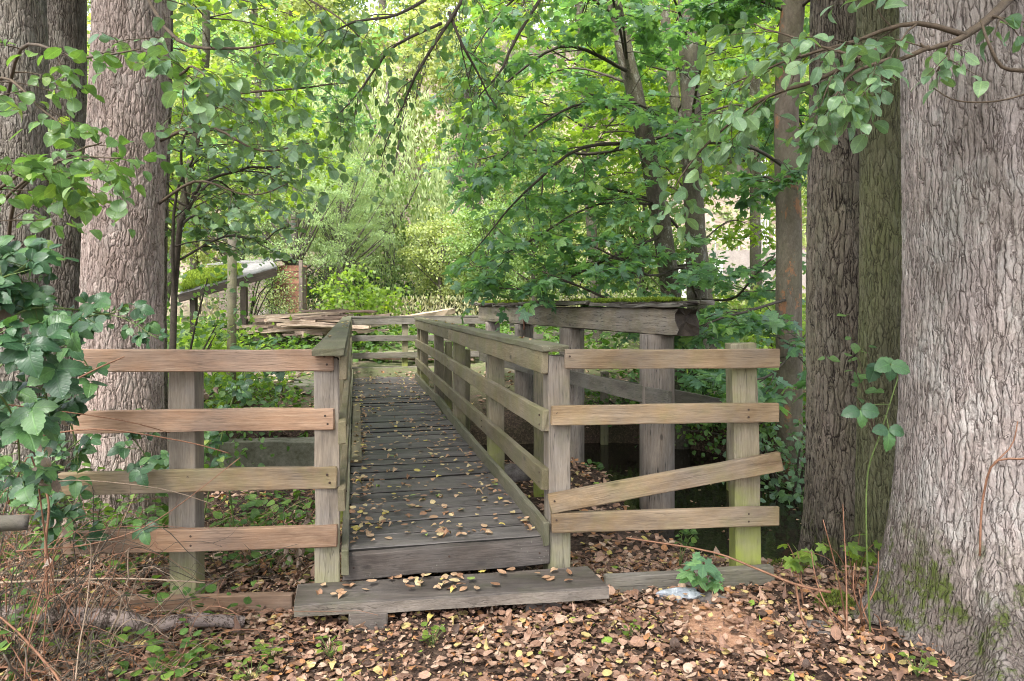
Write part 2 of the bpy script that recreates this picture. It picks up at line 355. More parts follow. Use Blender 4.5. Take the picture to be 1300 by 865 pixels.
M['alder_blue'] = leafmat('alder_blue', [(0, (.08, .15, .085)), (.5, (.13, .225, .12)), (1, (.20, .31, .13))], .35, .38, 1.6, spec=.6)
M['maple'] = leafmat('maple', [(0, (.07, .15, .09)), (.4, (.115, .23, .125)), (.75, (.17, .31, .125)), (1, (.25, .38, .09))], .46, .38, 1.7, spec=.8)
M['maple_y'] = leafmat('maple_y', [(0, (.09, .155, .035)), (.5, (.155, .24, .045)), (.85, (.23, .32, .055)), (1, (.36, .38, .06))], .5, .45, 1.9)
M['bramble'] = leafmat('bramble', [(0, (.02, .055, .025)), (.5, (.04, .10, .04)), (.8, (.08, .17, .05)), (.95, (.15, .27, .05)), (1, (.3, .28, .08))], .25, .4, 1.7, spec=.5)
M['under'] = leafmat('under', [(0, (.035, .08, .02)), (.5, (.07, .14, .03)), (.85, (.13, .22, .04)), (1, (.24, .32, .05))], .35, .5, 1.7)
M['far_a'] = leafmat('far_a', [(0, (.15, .19, .09)), (.5, (.24, .29, .13)), (1, (.36, .40, .19))], .4, .6, 1.6, .35)
M['far_b'] = leafmat('far_b', [(0, (.10, .16, .07)), (.5, (.15, .235, .09)), (1, (.23, .32, .12))], .4, .6, 1.6, .35)
M['far_y'] = leafmat('far_y', [(0, (.18, .23, .09)), (.5, (.28, .335, .135)), (1, (.39, .43, .19))], .4, .6, 1.5, .35)
M['far_blue'] = leafmat('far_blue', [(0, (.14, .22, .12)), (.5, (.22, .31, .16)), (1, (.32, .40, .22))], .4, .6, 1.5, .35)
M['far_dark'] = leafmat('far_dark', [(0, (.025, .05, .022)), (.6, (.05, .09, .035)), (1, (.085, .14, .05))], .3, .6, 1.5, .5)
M['weep'] = leafmat('weep', [(0, (.19, .26, .13)), (.5, (.29, .36, .2)), (1, (.40, .45, .28))], .4, .6, 1.4, .35)
M['drygrass'] = leafmat('drygrass', [(0, (.15, .17, .09)), (.5, (.24, .24, .13)), (1, (.36, .31, .2))], .25, .8, 1.2)

M['brush'] = leafmat('brush', [(0, (.15, .20, .09)), (.4, (.25, .32, .15)), (.75, (.34, .36, .20)), (.9, (.42, .33, .27)), (1, (.5, .4, .34))], .35, .7, 1.3, .1, False)
# ground material
def ground_mat():
    m, nt, ns, ln = newmat('ground_soil')
    tc = N(nt, 'ShaderNodeTexCoord').outputs['Object']
    sp = N(nt, 'ShaderNodeSeparateXYZ', {0: tc})
    vo = N(nt, 'ShaderNodeTexVoronoi', {'Vector': tc, 'Scale': 60.0})
    n1 = noise(nt, tc, 2.5, 6, .7).outputs[0]; n2 = noise(nt, tc, 40, 5, .7).outputs[0]
    cs = N(nt, 'ShaderNodeSeparateColor', {0: vo.outputs['Color']}).outputs[0]
    c = ramp(nt, cs, [(0, (.025, .016, .013)), (.5, (.065, .04, .03)), (.9, (.13, .085, .06))])
    c = mixc(nt, ramp(nt, n2, [(.4, (0,)), (.6, (.8,))]), c, (.035, .022, .016))
    # far soil (beyond the stream): greener, then the pale pinkish slope
    far = N(nt, 'ShaderNodeMapRange', {0: sp.outputs[1], 1: 9.0, 2: 13.0}).outputs[0]
    cf = ramp(nt, noise(nt, tc, 1.3, 6, .7).outputs[0], [(.38, (.16, .13, .09)), (.5, (.12, .15, .06)), (.62, (.24, .19, .145))])
    c = mixc(nt, far, c, cf)
    hill = N(nt, 'ShaderNodeMapRange', {0: sp.outputs[1], 1: 27.0, 2: 34.0}).outputs[0]
    ch = ramp(nt, noise(nt, tc, .5, 7, .72).outputs[0], [(.36, (.13, .145, .08)), (.47, (.22, .165, .135)), (.6, (.29, .225, .195))])
    c = mixc(nt, hill, c, ch)
    # orange sand heap in front of the right fence
    sx = math_(nt, 'MULTIPLY', math_(nt, 'SUBTRACT', sp.outputs[0], .93), 4.6)
    sy = math_(nt, 'MULTIPLY', math_(nt, 'SUBTRACT', sp.outputs[1], 3.18), 3.2)
    dd = math_(nt, 'ADD', math_(nt, 'ADD', math_(nt, 'MULTIPLY', sx, sx), math_(nt, 'MULTIPLY', sy, sy)), math_(nt, 'MULTIPLY', math_(nt, 'SUBTRACT', noise(nt, tc, 9, 4).outputs[0], .5), 1.6))
    c = mixc(nt, ramp(nt, dd, [(.55, (1,)), (1.0, (0,))]), c, ramp(nt, n2, [(.3, (.24, .125, .075)), (.65, (.40, .235, .15))]))
    bp = N(nt, 'ShaderNodeBump', {'Height': math_(nt, 'ADD', n2, cs), 'Strength': .7, 'Distance': .02})
    b = N(nt, 'ShaderNodeBsdfPrincipled', {'Base Color': c, 'Roughness': .9, 'Normal': bp.outputs[0], 'Specular IOR Level': .2})
    N(nt, 'ShaderNodeOutputMaterial', {'Surface': b.outputs[0]})
    return m
M['ground'] = ground_mat()
def water_mat():
    m, nt, ns, ln = newmat('stream_water')
    tc = N(nt, 'ShaderNodeTexCoord').outputs['Object']
    n = noise(nt, tc, 7, 3).outputs[0]
    bp = N(nt, 'ShaderNodeBump', {'Height': n, 'Strength': .10, 'Distance': .02})
    b = N(nt, 'ShaderNodeBsdfPrincipled', {'Base Color': (.012, .010, .007, 1), 'Roughness': .04, 'Normal': bp.outputs[0], 'Specular IOR Level': .16})
    N(nt, 'ShaderNodeOutputMaterial', {'Surface': b.outputs[0]})
    return m
M['water'] = water_mat()

# ------------------------------------------------------------------ terrain
SL = np.array([[9, 5.9, 1.6], [5, 5.8, 1.8], [3.2, 5.7, 1.7], [2.4, 5.35, 1.25], [2.15, 7.0, 1.05], [1.4, 8.3, 1.05], [0, 8.4, .9], [-2, 7.2, .75], [-6, 6.6, .75], [-11, 6.4, .75]])
WATER_Z = -.40
def height(x, y):
    x = np.asarray(x, dtype=float); y = np.asarray(y, dtype=float)
    land = np.interp(y, [-50, 0, 3.8, 5.2, 9.5, 12, 14, 20, 31, 36, 44, 75, 90, 300],
                     [0, 0, 0, -.16, .0, .3, .58, .85, 1.05, 3.0, 8.0, 30, 33, 33])
    land = land + .10 * fbm(x * .7, y * .7) + .035 * fbm(x * 4, y * 4) + sst(34, 60, y) * 2.5 * fbm(x * .12, y * .12)
    land = land + .16 * sst(1.6, 2.6, x) * sst(4.3, 3.4, y) * sst(1.0, 2.4, y)     # rise round the right-hand trees
    land = land + .10 * sst(-1.2, -2.6, x) * sst(5.0, 3.8, y)
    land = land + .05 * np.exp(-(((x - .93) * 4.6) ** 2 + ((y - 3.18) * 3.2) ** 2))
    best = np.full(np.broadcast(x, y).shape, 99.0)
    for a, b in zip(SL[:-1], SL[1:]):
        d = b[:2] - a[:2]; t = np.clip(((x - a[0]) * d[0] + (y - a[1]) * d[1]) / (d @ d), 0, 1)
        dist = np.hypot(x - a[0] - t * d[0], y - a[1] - t * d[1]) - (a[2] + t * (b[2] - a[2]))
        best = np.minimum(best, dist)
    best = best + .25 * fbm(x * 1.7, y * 1.7)
    k = sst(.38, -.10, best) * (1 - np.exp(-((x - 2.3) ** 2 + (y - 4.75) ** 2) / .30 ** 2))
    return land * (1 - k) + k * (-.75)
xs = np.concatenate([-np.geomspace(160, 7.2, 40), np.linspace(-7, -3, 70), np.linspace(-2.95, 3.2, 190), np.linspace(3.3, 7, 60), np.geomspace(7.2, 160, 40)])
ys = np.concatenate([-np.geomspace(60, 1, 12), np.linspace(0, 2, 12), np.linspace(2.05, 5.4, 120), np.linspace(5.45, 13, 130), np.linspace(13.2, 40, 90), np.geomspace(41, 290, 50)])
X, Yg = np.meshgrid(xs, ys)
Z = height(X, Yg)
nx, ny = len(xs), len(ys)
ii = np.arange(ny - 1)[:, None] * nx + np.arange(nx - 1)[None, :]
q = np.stack([ii, ii + 1, ii + nx + 1, ii + nx], -1).reshape(-1, 4)
g = link('ground', fast_mesh('ground', np.stack([X, Yg, Z], -1).reshape(-1, 3), [q], M['ground'], True))
tag(g, 'leaf-strewn brown earth falling to the stream and rising to a wooded slope', kind='structure')
mb = MB(); mb.add([(-14, 3.9, WATER_Z), (14, 3.9, WATER_Z), (14, 10.2, WATER_Z), (-14, 10.2, WATER_Z)], [[0, 1, 2, 3]])
tag(mb.obj('stream_water', M['water'], origin=(0, 6, WATER_Z)), 'dark still water of the narrow stream', kind='structure')
def gz(x, y): return float(height(np.array([x]), np.array([y]))[0])

# ------------------------------------------------------------------ leaves
def tmpl_oval(curl=.12, fold=.10, wid=.42, pts=3, serr=0):
    ys_ = [.0, .18, .45, .75, 1.0]; ws = [0, .75, 1.0, .66, 0]
    v = [(0, 0, 0)]
    for y_, w_ in zip(ys_[1:-1], ws[1:-1]):
        zc = -curl * (y_ - .4) ** 2 * 2
        v += [(-wid * w_, y_, fold * w_ + zc), (0, y_, zc), (wid * w_, y_, fold * w_ + zc)]
    v.append((0, 1.0, -curl * .72))
    f = [(0, 2, 1), (0, 3, 2), (1, 2, 5), (1, 5, 4), (2, 3, 6), (2, 6, 5), (4, 5, 8), (4, 8, 7), (5, 6, 9), (5, 9, 8), (7, 8, 10), (8, 9, 10)]
    return np.array(v, float), np.array(f)
def tmpl_round():
    v, f = tmpl_oval(.15, .06, .46); v = v.copy(); return v, f
def tmpl_maple():
    ol = [(0, 0), (.16, -.04), (.34, .02), (.30, .18), (.56, .26), (.50, .38), (.60, .60), (.36, .54), (.22, .52), (.20, .78), (0, 1.06),
          (-.20, .78), (-.22, .52), (-.36, .54), (-.60, .60), (-.50, .38), (-.56, .26), (-.30, .18), (-.34, .02), (-.16, -.04)]
    v = [(0, .32, .0)] + [(x, y, -.28 * (x * x) - .14 * (y - .3) ** 2 * 1.2) for x, y in ol]
    n = len(ol)
    return np.array(v, float), np.array([(0, 1 + (i + 1) % n, 1 + i) for i in range(n)])[:, ::-1]
def tmpl_maple_lo():
    ol = [(0, 0), (.45, .05), (.33, .25), (.62, .5), (.24, .5), (0, 1.0), (-.24, .5), (-.62, .5), (-.33, .25), (-.45, .05)]
    v = [(0, .32, .0)] + [(x, y, -.28 * (x * x) - .14 * (y - .3) ** 2) for x, y in ol]
    n = len(ol)
    return np.array(v, float), np.array([(0, 1 + i, 1 + (i + 1) % n) for i in range(n)])
def tmpl_far():
    v = [(0, 0, 0), (.42, .45, -.08), (0, 1, -.05), (-.42, .5, -.08)]
    return np.array(v, float), np.array([(0, 1, 2), (0, 2, 3)])
def tmpl_narrow():
    v = [(0, 0, 0), (.14, .45, -.02), (0, 1, -.05), (-.14, .5, -.02)]
    return np.array(v, float), np.array([(0, 1, 2), (0, 2, 3)])
def tmpl_dead():
    v, f = tmpl_oval(.5, .30, .38); return v, f
T_OVAL, T_ROUND, T_MAPLE, T_MAPLO, T_FAR, T_NAR, T_DEAD = tmpl_oval(), tmpl_round(), tmpl_maple(), tmpl_maple_lo(), tmpl_far(), tmpl_narrow(), tmpl_dead()
T_BR = tmpl_oval(.25, .12, .36)
def tmpl_fine(wid, curl, fold, n=9, serr=.0, pleat=.0, peak=.42, wave=0.0, ph=0.0):
    ys_ = np.linspace(0, 1, n); v = []; f = []
    for i, y_ in enumerate(ys_):
        a_ = y_ / peak if y_ < peak else (1 - y_) / (1 - peak); w_ = wid * (1 - (1 - max(a_, 0)) ** 2.2) ** .8 if a_ > 0 else 0
        w_ *= 1 + (serr if i % 2 else -serr); zc = -curl * (y_ - .35) ** 2 * 2; wv = wave * math.sin(y_ * 7 + ph)
        v += [(-w_, y_ + (serr * .3 if i % 2 else 0), zc + fold * w_ + wv), (-w_ * .5, y_, zc + fold * w_ * .5 + (pleat if i % 2 else -pleat)), (0, y_, zc),
              (w_ * .5, y_, zc + fold * w_ * .5 + (pleat if i % 2 else -pleat)), (w_, y_ + (serr * .3 if i % 2 else 0), zc + fold * w_ - wv)]
    for i in range(n - 1):
        for j in range(4):
            a = i * 5 + j; f += [(a, a + 1, a + 6), (a, a + 6, a + 5)]
    return np.array(v, float), np.array(f)
T_BRAM = tmpl_fine(.36, .25, .10, 12, .07, .012, .40)
T_ALD = tmpl_fine(.43, .18, .10, 8, .02, .006, .52)
T_ALD2 = tmpl_fine(.40, .30, .25, 8, .02, .006, .52, .02)
T_ALD3 = [tmpl_fine(.33, .22, .12, 8, .02, .006, .5), tmpl_fine(.30, .35, .3, 8, .02, .006, .5, .02)]
T_LIT = [tmpl_fine(.36, .12, .12, 6, .03, .0, .45, .03, 1), tmpl_fine(.42, .25, -.10, 6, .0, .01, .55, .04, 3), tmpl_fine(.33, -.2, .25, 6, .05, .0, .45, .02, 5), tmpl_fine(.40, .10, .04, 6, .02, .0, .5, .02, 2), tmpl_fine(.38, .2, .1, 6, .04, .0, .5, .05, 2), tmpl_fine(.34, .6, .5, 6, .06, .02, .45, .05, 2)]

def leaf_arrays(P, D, Nn, S, T):
    P, D, Nn, S = map(np.asarray, (P, D, Nn, S))
    D = D / (np.linalg.norm(D, axis=1)[:, None] + 1e-9)
    Nn = Nn - (Nn * D).sum(1)[:, None] * D; Nn /= np.linalg.norm(Nn, axis=1)[:, None] + 1e-9
    Sd = np.cross(D, Nn)
    tv, tf = T
    sx = S * (1 + rng.normal(0, .10, len(S)))
    zc = rng.normal(1, .5, len(S))
    v = P[:, None, :] + (tv[None, :, 0, None] * sx[:, None, None]) * Sd[:, None, :] + (tv[None, :, 1, None] * S[:, None, None]) * D[:, None, :] + (tv[None, :, 2, None] * (S * zc)[:, None, None]) * Nn[:, None, :]
    f = tf[None] + (np.arange(len(P)) * len(tv))[:, None, None]
    return v.reshape(-1, 3), f.reshape(-1, 3)

class Leaves:
    def __init__(s): s.P = []; s.D = []; s.N = []; s.S = []
    def add(s, p, d, n, sz): s.P.append(p); s.D.append(d); s.N.append(n); s.S.append(sz)
    def ext(s, p, d, n, sz): s.P.extend(p); s.D.extend(d); s.N.extend(n); s.S.extend(sz)
    def obj(s, name, T, mat, parent=None, origin=None, smooth=True):
        v, f = leaf_arrays(np.array(s.P), np.array(s.D), np.array(s.N), np.array(s.S), T[0] if isinstance(T, list) else T)
        if origin is None: origin = wloc(parent) if parent is not None else Vector((float(v[:, 0].mean()), float(v[:, 1].mean()), float(v[:, 2].min())))
        n_ = len(s.P)
        if isinstance(T, list):   # several leaf shapes mixed in one mesh
            vs, fs, us, o = [], [], [], 0; idx = rng.integers(0, len(T), n_)
            A = [np.array(q_) for q_ in (s.P, s.D, s.N, s.S)]
            for k, tt in enumerate(T):
                w_ = idx == k; v1, f1 = leaf_arrays(A[0][w_], A[1][w_], A[2][w_], A[3][w_], tt); vs.append(v1); fs.append(f1 + o); o += len(v1); us.append(np.tile(tt[0][:, :2], (w_.sum(), 1)))
            return link(name, fast_mesh(name, np.concatenate(vs) - np.array(origin)[None], [np.concatenate(fs)], mat, smooth, uv=np.concatenate(us)), parent, origin)
        return link(name, fast_mesh(name, v - np.array(origin)[None], [f], mat, smooth, uv=np.tile(T[0][:, :2], (n_, 1))), parent, origin)

def rv(s=1.0): return rng.normal(0, s, 3)
def unit(v): return v / (np.linalg.norm(v) + 1e-9)

def twig(tb, L, p, d, length, r, nleaf, size, droop=.15, up=.7, tbn=4, updir=None):
    n = 5; pts = [p]; dd = unit(d)
    for k in range(n - 1):
        dd = unit(dd + rv(.12) + np.array([0, 0, -droop * .35])); pts.append(pts[-1] + dd * length / (n - 1))
    pts = np.array(pts)
    tube(tb, pts, np.linspace(r, r * .4, n), tbn, False)
    for k in range(nleaf):
        t = (k + .6 + rng.uniform(-.3, .3)) / nleaf; x = np.clip(t, 0, 1) * (n - 1); i = min(int(x), n - 2); q_ = pts[i] + (pts[i + 1] - pts[i]) * (x - i)
        tg = unit(pts[i + 1] - pts[i]); side = np.cross(tg, [0, 0, 1.0]); side = unit(side + rv(.01)) * (1 if k % 2 else -1)
        ld = unit(tg * .6 + side * rng.uniform(.5, 1.1) + rv(.25) + np.array([0, 0, -droop]))
        nn = unit(np.array([0, 0, up]) + rv(.38))
        L.add(q_ + ld * size * .18, ld, nn, size * rng.uniform(.6, 1.15))
    return pts

def spray(tb, L, path, r0, r1, nsub, sublen, ntw, twl, nleaf, size, flat=.25, droop=.15, start=.15, n=14, main_sides=6, up=.7):
    path = smooth_path(path, n)
    path = path + np.cumsum(rng.normal(0, .012 * sublen, path.shape), 0) * np.linspace(0, 1, n)[:, None]
    tube(tb, path, np.linspace(r0, r1, n), main_sides, True)
    for s in range(nsub):
        t = start + (1 - start) * (s + rng.uniform(0, 1)) / nsub; x = t * (n - 1); i = min(int(x), n - 2)
        p = path[i] + (path[i + 1] - path[i]) * (x - i); tg = unit(path[i + 1] - path[i])
        side = unit(np.cross(tg, [0, 0, 1.0]) + rv(.05)) * (1 if s % 2 else -1)
        d = unit(tg * rng.uniform(.3, 1.0) + side * rng.uniform(.5, 1) + np.array([0, 0, rng.normal(0, flat)]))
        sl = sublen * (1 - .45 * t) * rng.uniform(.6, 1.25)
        rr = max(r1 * .8, (r0 + (r1 - r0) * t) * .45)
        m = 6; pts = [p]; dd = d
        for k in range(m - 1):
            dd = unit(dd + rv(.13) + np.array([0, 0, -droop * .3])); pts.append(pts[-1] + dd * sl / (m - 1))
        pts = np.array(pts); tube(tb, pts, np.linspace(rr, rr * .4, m), 4, False)
        for w in range(ntw):
            tt = .2 + .8 * (w + rng.uniform(0, 1)) / ntw; y = tt * (m - 1); j = min(int(y), m - 2)
            pp = pts[j] + (pts[j + 1] - pts[j]) * (y - j); tg2 = unit(pts[j + 1] - pts[j])
            sd = unit(np.cross(tg2, [0, 0, 1.0]) + rv(.05)) * (1 if w % 2 else -1)
            twig(tb, L, pp, tg2 * .7 + sd * rng.uniform(.2, .9) + np.array([0, 0, rng.normal(0, flat)]), twl * rng.uniform(.6, 1.3), rr * .4, nleaf, size, droop, up)
    return path

# ------------------------------------------------------------------ boards
def board(name, a, b, h, t, mat, parent, up=(0, 0, 1), bow=0.004, nails=(), side=-1, ch=.004, slots=None, rough=.0012, kink=None):
    """a,b centre-line ends; h = size along 'up', t = thickness"""
    a = np.array(a, float); b = np.array(b, float); Ld = np.linalg.norm(b - a); x = (b - a) / Ld
    u = np.array(up, float); u -= (u @ x) * x; u /= np.linalg.norm(u); y = np.cross(u, x)
    n = max(5, int(Ld / .18) + 2)
    X_ = np.concatenate([[-Ld / 2, -Ld / 2 + ch], np.linspace(-Ld / 2, Ld / 2, n)[1:-1], [Ld / 2 - ch, Ld / 2]])
    ph = rng.uniform(0, 6, 3)
    V = []
    hh, tt = h / 2, t / 2
    for k, xx in enumerate(X_):
        e = ch if k in (0, len(X_) - 1) else 0
        H, T_ = hh - e, tt - e
        oy = bow * math.sin(xx / Ld * 3.1 + ph[0]); oz = bow * .7 * math.sin(xx / Ld * 4.3 + ph[1])
        if kink is not None: oy += kink(xx / Ld + .5)
        c = [(-T_ + ch, -H), (T_ - ch, -H), (T_, -H + ch), (T_, H - ch), (T_ - ch, H), (-T_ + ch, H), (-T_, H - ch), (-T_, -H + ch)]
        for yy, zz in c:
            j = rng.normal(0, rough, 3); V.append((xx + (j[0] if 0 < k < len(X_) - 1 else j[0] * 2), yy + oy + j[1], zz + oz + j[2]))
    Fq = []
    for k in range(len(X_) - 1):
        for i in range(8):
            Fq.append([k * 8 + i, k * 8 + (i + 1) % 8, (k + 1) * 8 + (i + 1) % 8, (k + 1) * 8 + i][::-1])
    caps = [[i for i in range(8)], [(len(X_) - 1) * 8 + i for i in range(8)][::-1]]
    mb = MB(); mb.add(V, Fq + caps)
    for (nx_, nz_) in nails:
        th = np.linspace(0, 2 * np.pi, 8, endpoint=False); r = .0055
        yy = side * (tt + .002)
        vv = [(nx_ * Ld / 2 + r * math.cos(k), yy, nz_ * hh + r * math.sin(k)) for k in th]
        v2 = [(p[0], side * (tt - .003), p[2]) for p in vv]
        fs = [list(range(8))] + [[i, (i + 1) % 8, 8 + (i + 1) % 8, 8 + i] for i in range(8)]
        mb.add(vv + v2, fs, 1)
    rot = Matrix((x, y, u)).transposed()
    me = mb.mesh(name, [mat, M['nail']])
    return link(name, me, parent, (a + b) / 2, rot)

# bridge frame
D0 = np.array([-.80, 3.44]); U = np.array([.976, .217]); V_ = np.array([-.217, .976])
def B(s, t, z):
    p = D0 + U * s + V_ * t; return np.array([p[0], p[1], z])
DZ = .26
WID = .985; LEN = 9.0; TURN = 8.05
bridge = empty('footbridge', (float(D0[0]), float(D0[1]), 0), 'narrow weathered wooden footbridge with plank deck and post-and-board railings on both sides', 'footbridge')

# deck planks: one mesh, x of the mesh across the bridge
mb = MB(); t = 0.0; k = 0
while t < LEN:
    w = .2 + rng.normal(0, .006)
    if t < TURN: s0, s1 = 0 + rng.normal(0, .008), WID + rng.normal(0, .008)
    else: s0, s1 = 0, 3.3
    if t + w > LEN: w = LEN - t
    zt = DZ + rng.normal(0, .0025); tl = rng.normal(0, .004)
    ns_ = 9; ringx = np.linspace(s0, s1, ns_); vv = []
    sag = rng.normal(0, .003); ph = rng.uniform(0, 6)
    g0, g1 = t + .010 + abs(rng.normal(0, .004)), t + w - .005
    for j, xx in enumerate(ringx):
        zz = zt + sag * math.sin(xx * 3 + ph); c = .004
        e0 = g0 + rng.normal(0, .0022); e1 = g1 + rng.normal(0, .0022)
        cup = .0025
        for yy, z_ in ((e0, -.045), (e1, -.045), (e1, -c), (e1 - c, 0), ((e0 + e1) / 2, -cup), (e0 + c, 0), (e0, -c)):
            vv.append((xx, yy, zz + z_ + (tl if yy > (e0 + e1) / 2 else -tl) * .5))
    m7 = 7; fs = []
    for j in range(ns_ - 1):
        for i in range(m7): fs.append([j * m7 + i, j * m7 + (i + 1) % m7, (j + 1) * m7 + (i + 1) % m7, (j + 1) * m7 + i][::-1])
    fs += [list(range(m7)), [(ns_ - 1) * m7 + i for i in range(m7)][::-1]]
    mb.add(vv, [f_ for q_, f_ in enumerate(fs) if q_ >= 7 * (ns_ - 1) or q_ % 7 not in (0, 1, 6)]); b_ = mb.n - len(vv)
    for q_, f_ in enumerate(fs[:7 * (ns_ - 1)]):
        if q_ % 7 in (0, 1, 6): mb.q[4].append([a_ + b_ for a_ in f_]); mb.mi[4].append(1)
    t += w; k += 1
o = link('deck', mb.mesh('deck', [M['deck'], M['gap_shade']]), bridge, (float(D0[0]), float(D0[1]), 0))
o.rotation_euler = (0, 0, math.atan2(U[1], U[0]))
# front riser board and bearers
board('riser_board', B(-.02, -.018, .187), B(WID + .02, -.018, .187), .124, .05, M['riser'], bridge, bow=.002, rough=.002, nails=[(-.9, 0), (.9, 0), (0, .3)])
for s in (.12, .86):
    board('bearer', B(s, .1, .13), B(s, LEN - .1, .13), .16, .09, M['riser'], bridge)
board('repair_board', B(.055, 1.9, DZ + .018), B(.045, 5.0, DZ + .018), .028, .085, M['rail_green'], bridge, bow=.008)
# right railing: outer posts with inner boards
RS = WID + .08
for (Yp, m_) in ((3.70, 'post'), (5.29, 'post_green'), (7.13, 'post_green'), (8.85, 'post_green'), (10.7, 'post_green'), (11.28, 'post_green')):
    tt = (Yp - D0[1] - U[1] * RS) / V_[1]
    p = B(RS, tt, 0); zb = min(0, gz(p[0], p[1])) - .05
    board('post', (p[0], p[1], zb), (p[0], p[1], 1.185), .115, .105, M[m_], bridge, up=(U[0], U[1], 0), bow=.004, rough=.0018)
t0, t1 = -.02, 7.75
IS = WID + .005
for z, hgt, mm in ((1.150, .115, 'rail_green'), (.852, .11, 'rail_green'), (.553, .11, 'rail_green')):
    tm = t0 + (t1 - t0) * .48
    nl = [(-.97, .45), (-.97, -.45), (-.05, .4), (-.05, -.4)]
    board('rail', B(IS, t0, z), B(IS, tm, z - .004), hgt, .036, M[mm], bridge, nails=nl, side=1, rough=.0016)
    board('rail', B(IS, tm + .006, z - .004), B(IS, t1, z), hgt, .036, M[mm], bridge, nails=nl, side=1, rough=.0016)
kk = lambda f: -.03 * math.exp(-((f - .62) / .1) ** 2)
board('kickboard', B(IS - .002, t0 - .03, .285), B(IS - .002, t1, .30), .12, .034, M['cap'], bridge, bow=.01, kink=kk, rough=.002)
board('handrail', B(RS - .03, t0 - .03, 1.226), B(RS - .03, 3.6, 1.226), .145, .034, M['cap'], bridge, up=(U[0], U[1], 0), bow=.003)
board('handrail', B(RS - .03, 3.606, 1.225), B(RS - .03, t1 + .05, 1.228), .145, .034, M['cap'], bridge, up=(U[0], U[1], 0), bow=.003)
# left railing
LS = -.095
for tt in (.02, 1.75, 3.5, 5.3, 7.1, 8.85):
    p = B(LS, tt, 0); zb = min(0, gz(p[0], p[1])) - .05
    board('post', (p[0], p[1], zb), (p[0], p[1], 1.19), .115, .10, M['post'] if tt < 1 else M['post_green'], bridge, up=(U[0], U[1], 0), rough=.0018)
for z, hgt in ((1.150, .115), (.848, .11), (.53, .11)):
    board('rail', B(-.02, -.09, z), B(-.02, 4.4, z), hgt, .036, M['rail_green'], bridge, nails=[(-.97, .4)], side=-1)
    board('rail', B(-.02, 4.406, z), B(-.02, 8.9, z), hgt, .036, M['rail_green'], bridge)
board('kickboard', B(-.005, -.10, .235), B(-.005, 8.9, .29), .12, .034, M['cap'], bridge, bow=.008)
board('handrail', B(-.085, -.16, 1.226), B(-.085, 4.3, 1.226), .145, .036, M['cap'], bridge, up=(U[0], U[1], 0), bow=.003)
board('handrail', B(-.085, 4.306, 1.226), B(-.085, 8.95, 1.226), .145, .036, M['cap'], bridge, up=(U[0], U[1], 0), bow=.003)
# railing across the far end
for s in (.9, 2.1, 3.2):
    p = B(s, LEN + .08, 0); board('post', (p[0], p[1], gz(p[0], p[1]) - .1), (p[0], p[1], 1.2), .11, .1, M['post_green'], bridge, up=(V_[0], V_[1], 0))
for z, hgt in ((1.165, .115), (.865, .10), (.57, .10), (.31, .12)):
    board('rail' if z > .4 else 'kickboard', B(-.02, LEN - .01, z), B(1.9, LEN - .01, z), hgt, .036, M['oldboard'], bridge)
    board('rail' if z > .4 else 'kickboard', B(1.91, LEN - .01, z), B(3.4, LEN - .01, z), hgt, .036, M['oldboard'], bridge)
board('handrail', B(-.1, LEN + .04, 1.238), B(3.4, LEN + .04, 1.238), .14, .034, M['oldboard'], bridge, up=(V_[0], V_[1], 0))

# ------------------------------------------------------------------ step
step = empty('step', (-.3, 3.35, 0), 'worn dark wooden step board with moss patches lying before the bridge deck', 'step')
FL, FR, BL, BR = np.array([-.963, 3.13]), np.array([.455, 3.33]), np.array([-1.016, 3.37]), np.array([.38, 3.60])
mb = MB(); n = 12; vv = []
for k in range(n):
    f = k / (n - 1); a = FL + (FR - FL) * f; b = BL + (BR - BL) * f; j = rng.normal(0, .002, 6)
    zz = .125 - .004 * math.sin(f * 3.1)
    ws = [(0, -.055), (0, -.006), (.03, 0), (.5, -.004), (.97, 0), (1, -.006), (1, -.055)]
    for i, (g_, z_) in enumerate(ws):
        p = a + (b - a) * g_; vv.append((p[0] + j[i % 6] + .3, p[1] + j[(i + 2) % 6] - 3.35, zz + z_ + j[(i + 3) % 6] * .5))
fs = []
for k in range(n - 1):
    for i in range(7): fs.append([k * 7 + i, k * 7 + (i + 1) % 7, (k + 1) * 7 + (i + 1) % 7, (k + 1) * 7 + i])
fs += [list(range(7))[::-1], [(n - 1) * 7 + i for i in range(7)]]
mb.add(vv, [f_ for q_, f_ in enumerate(fs[:-2]) if q_ % 7 > 0]); b_ = mb.n - len(vv)
for q_, f_ in enumerate(fs):
    if q_ >= len(fs) - 2 or q_ % 7 == 0: mb.q.setdefault(len(f_), []).append([a_ + b_ for a_ in f_]); mb.mi.setdefault(len(f_), []).append(1)
link('tread', mb.mesh('tread', [M['tread'], M['tread_edge']]), step, (-.3, 3.35, 0))
for px, Yc in ((468, 3.24), (687, 3.40)):
    c = W(px, 780, Yc); board('support_block', (c[0] - .085, c[1] - .01, .028), (c[0] + .085, c[1] + .015, .028), .085, .16, M['riser'], step, bow=0)

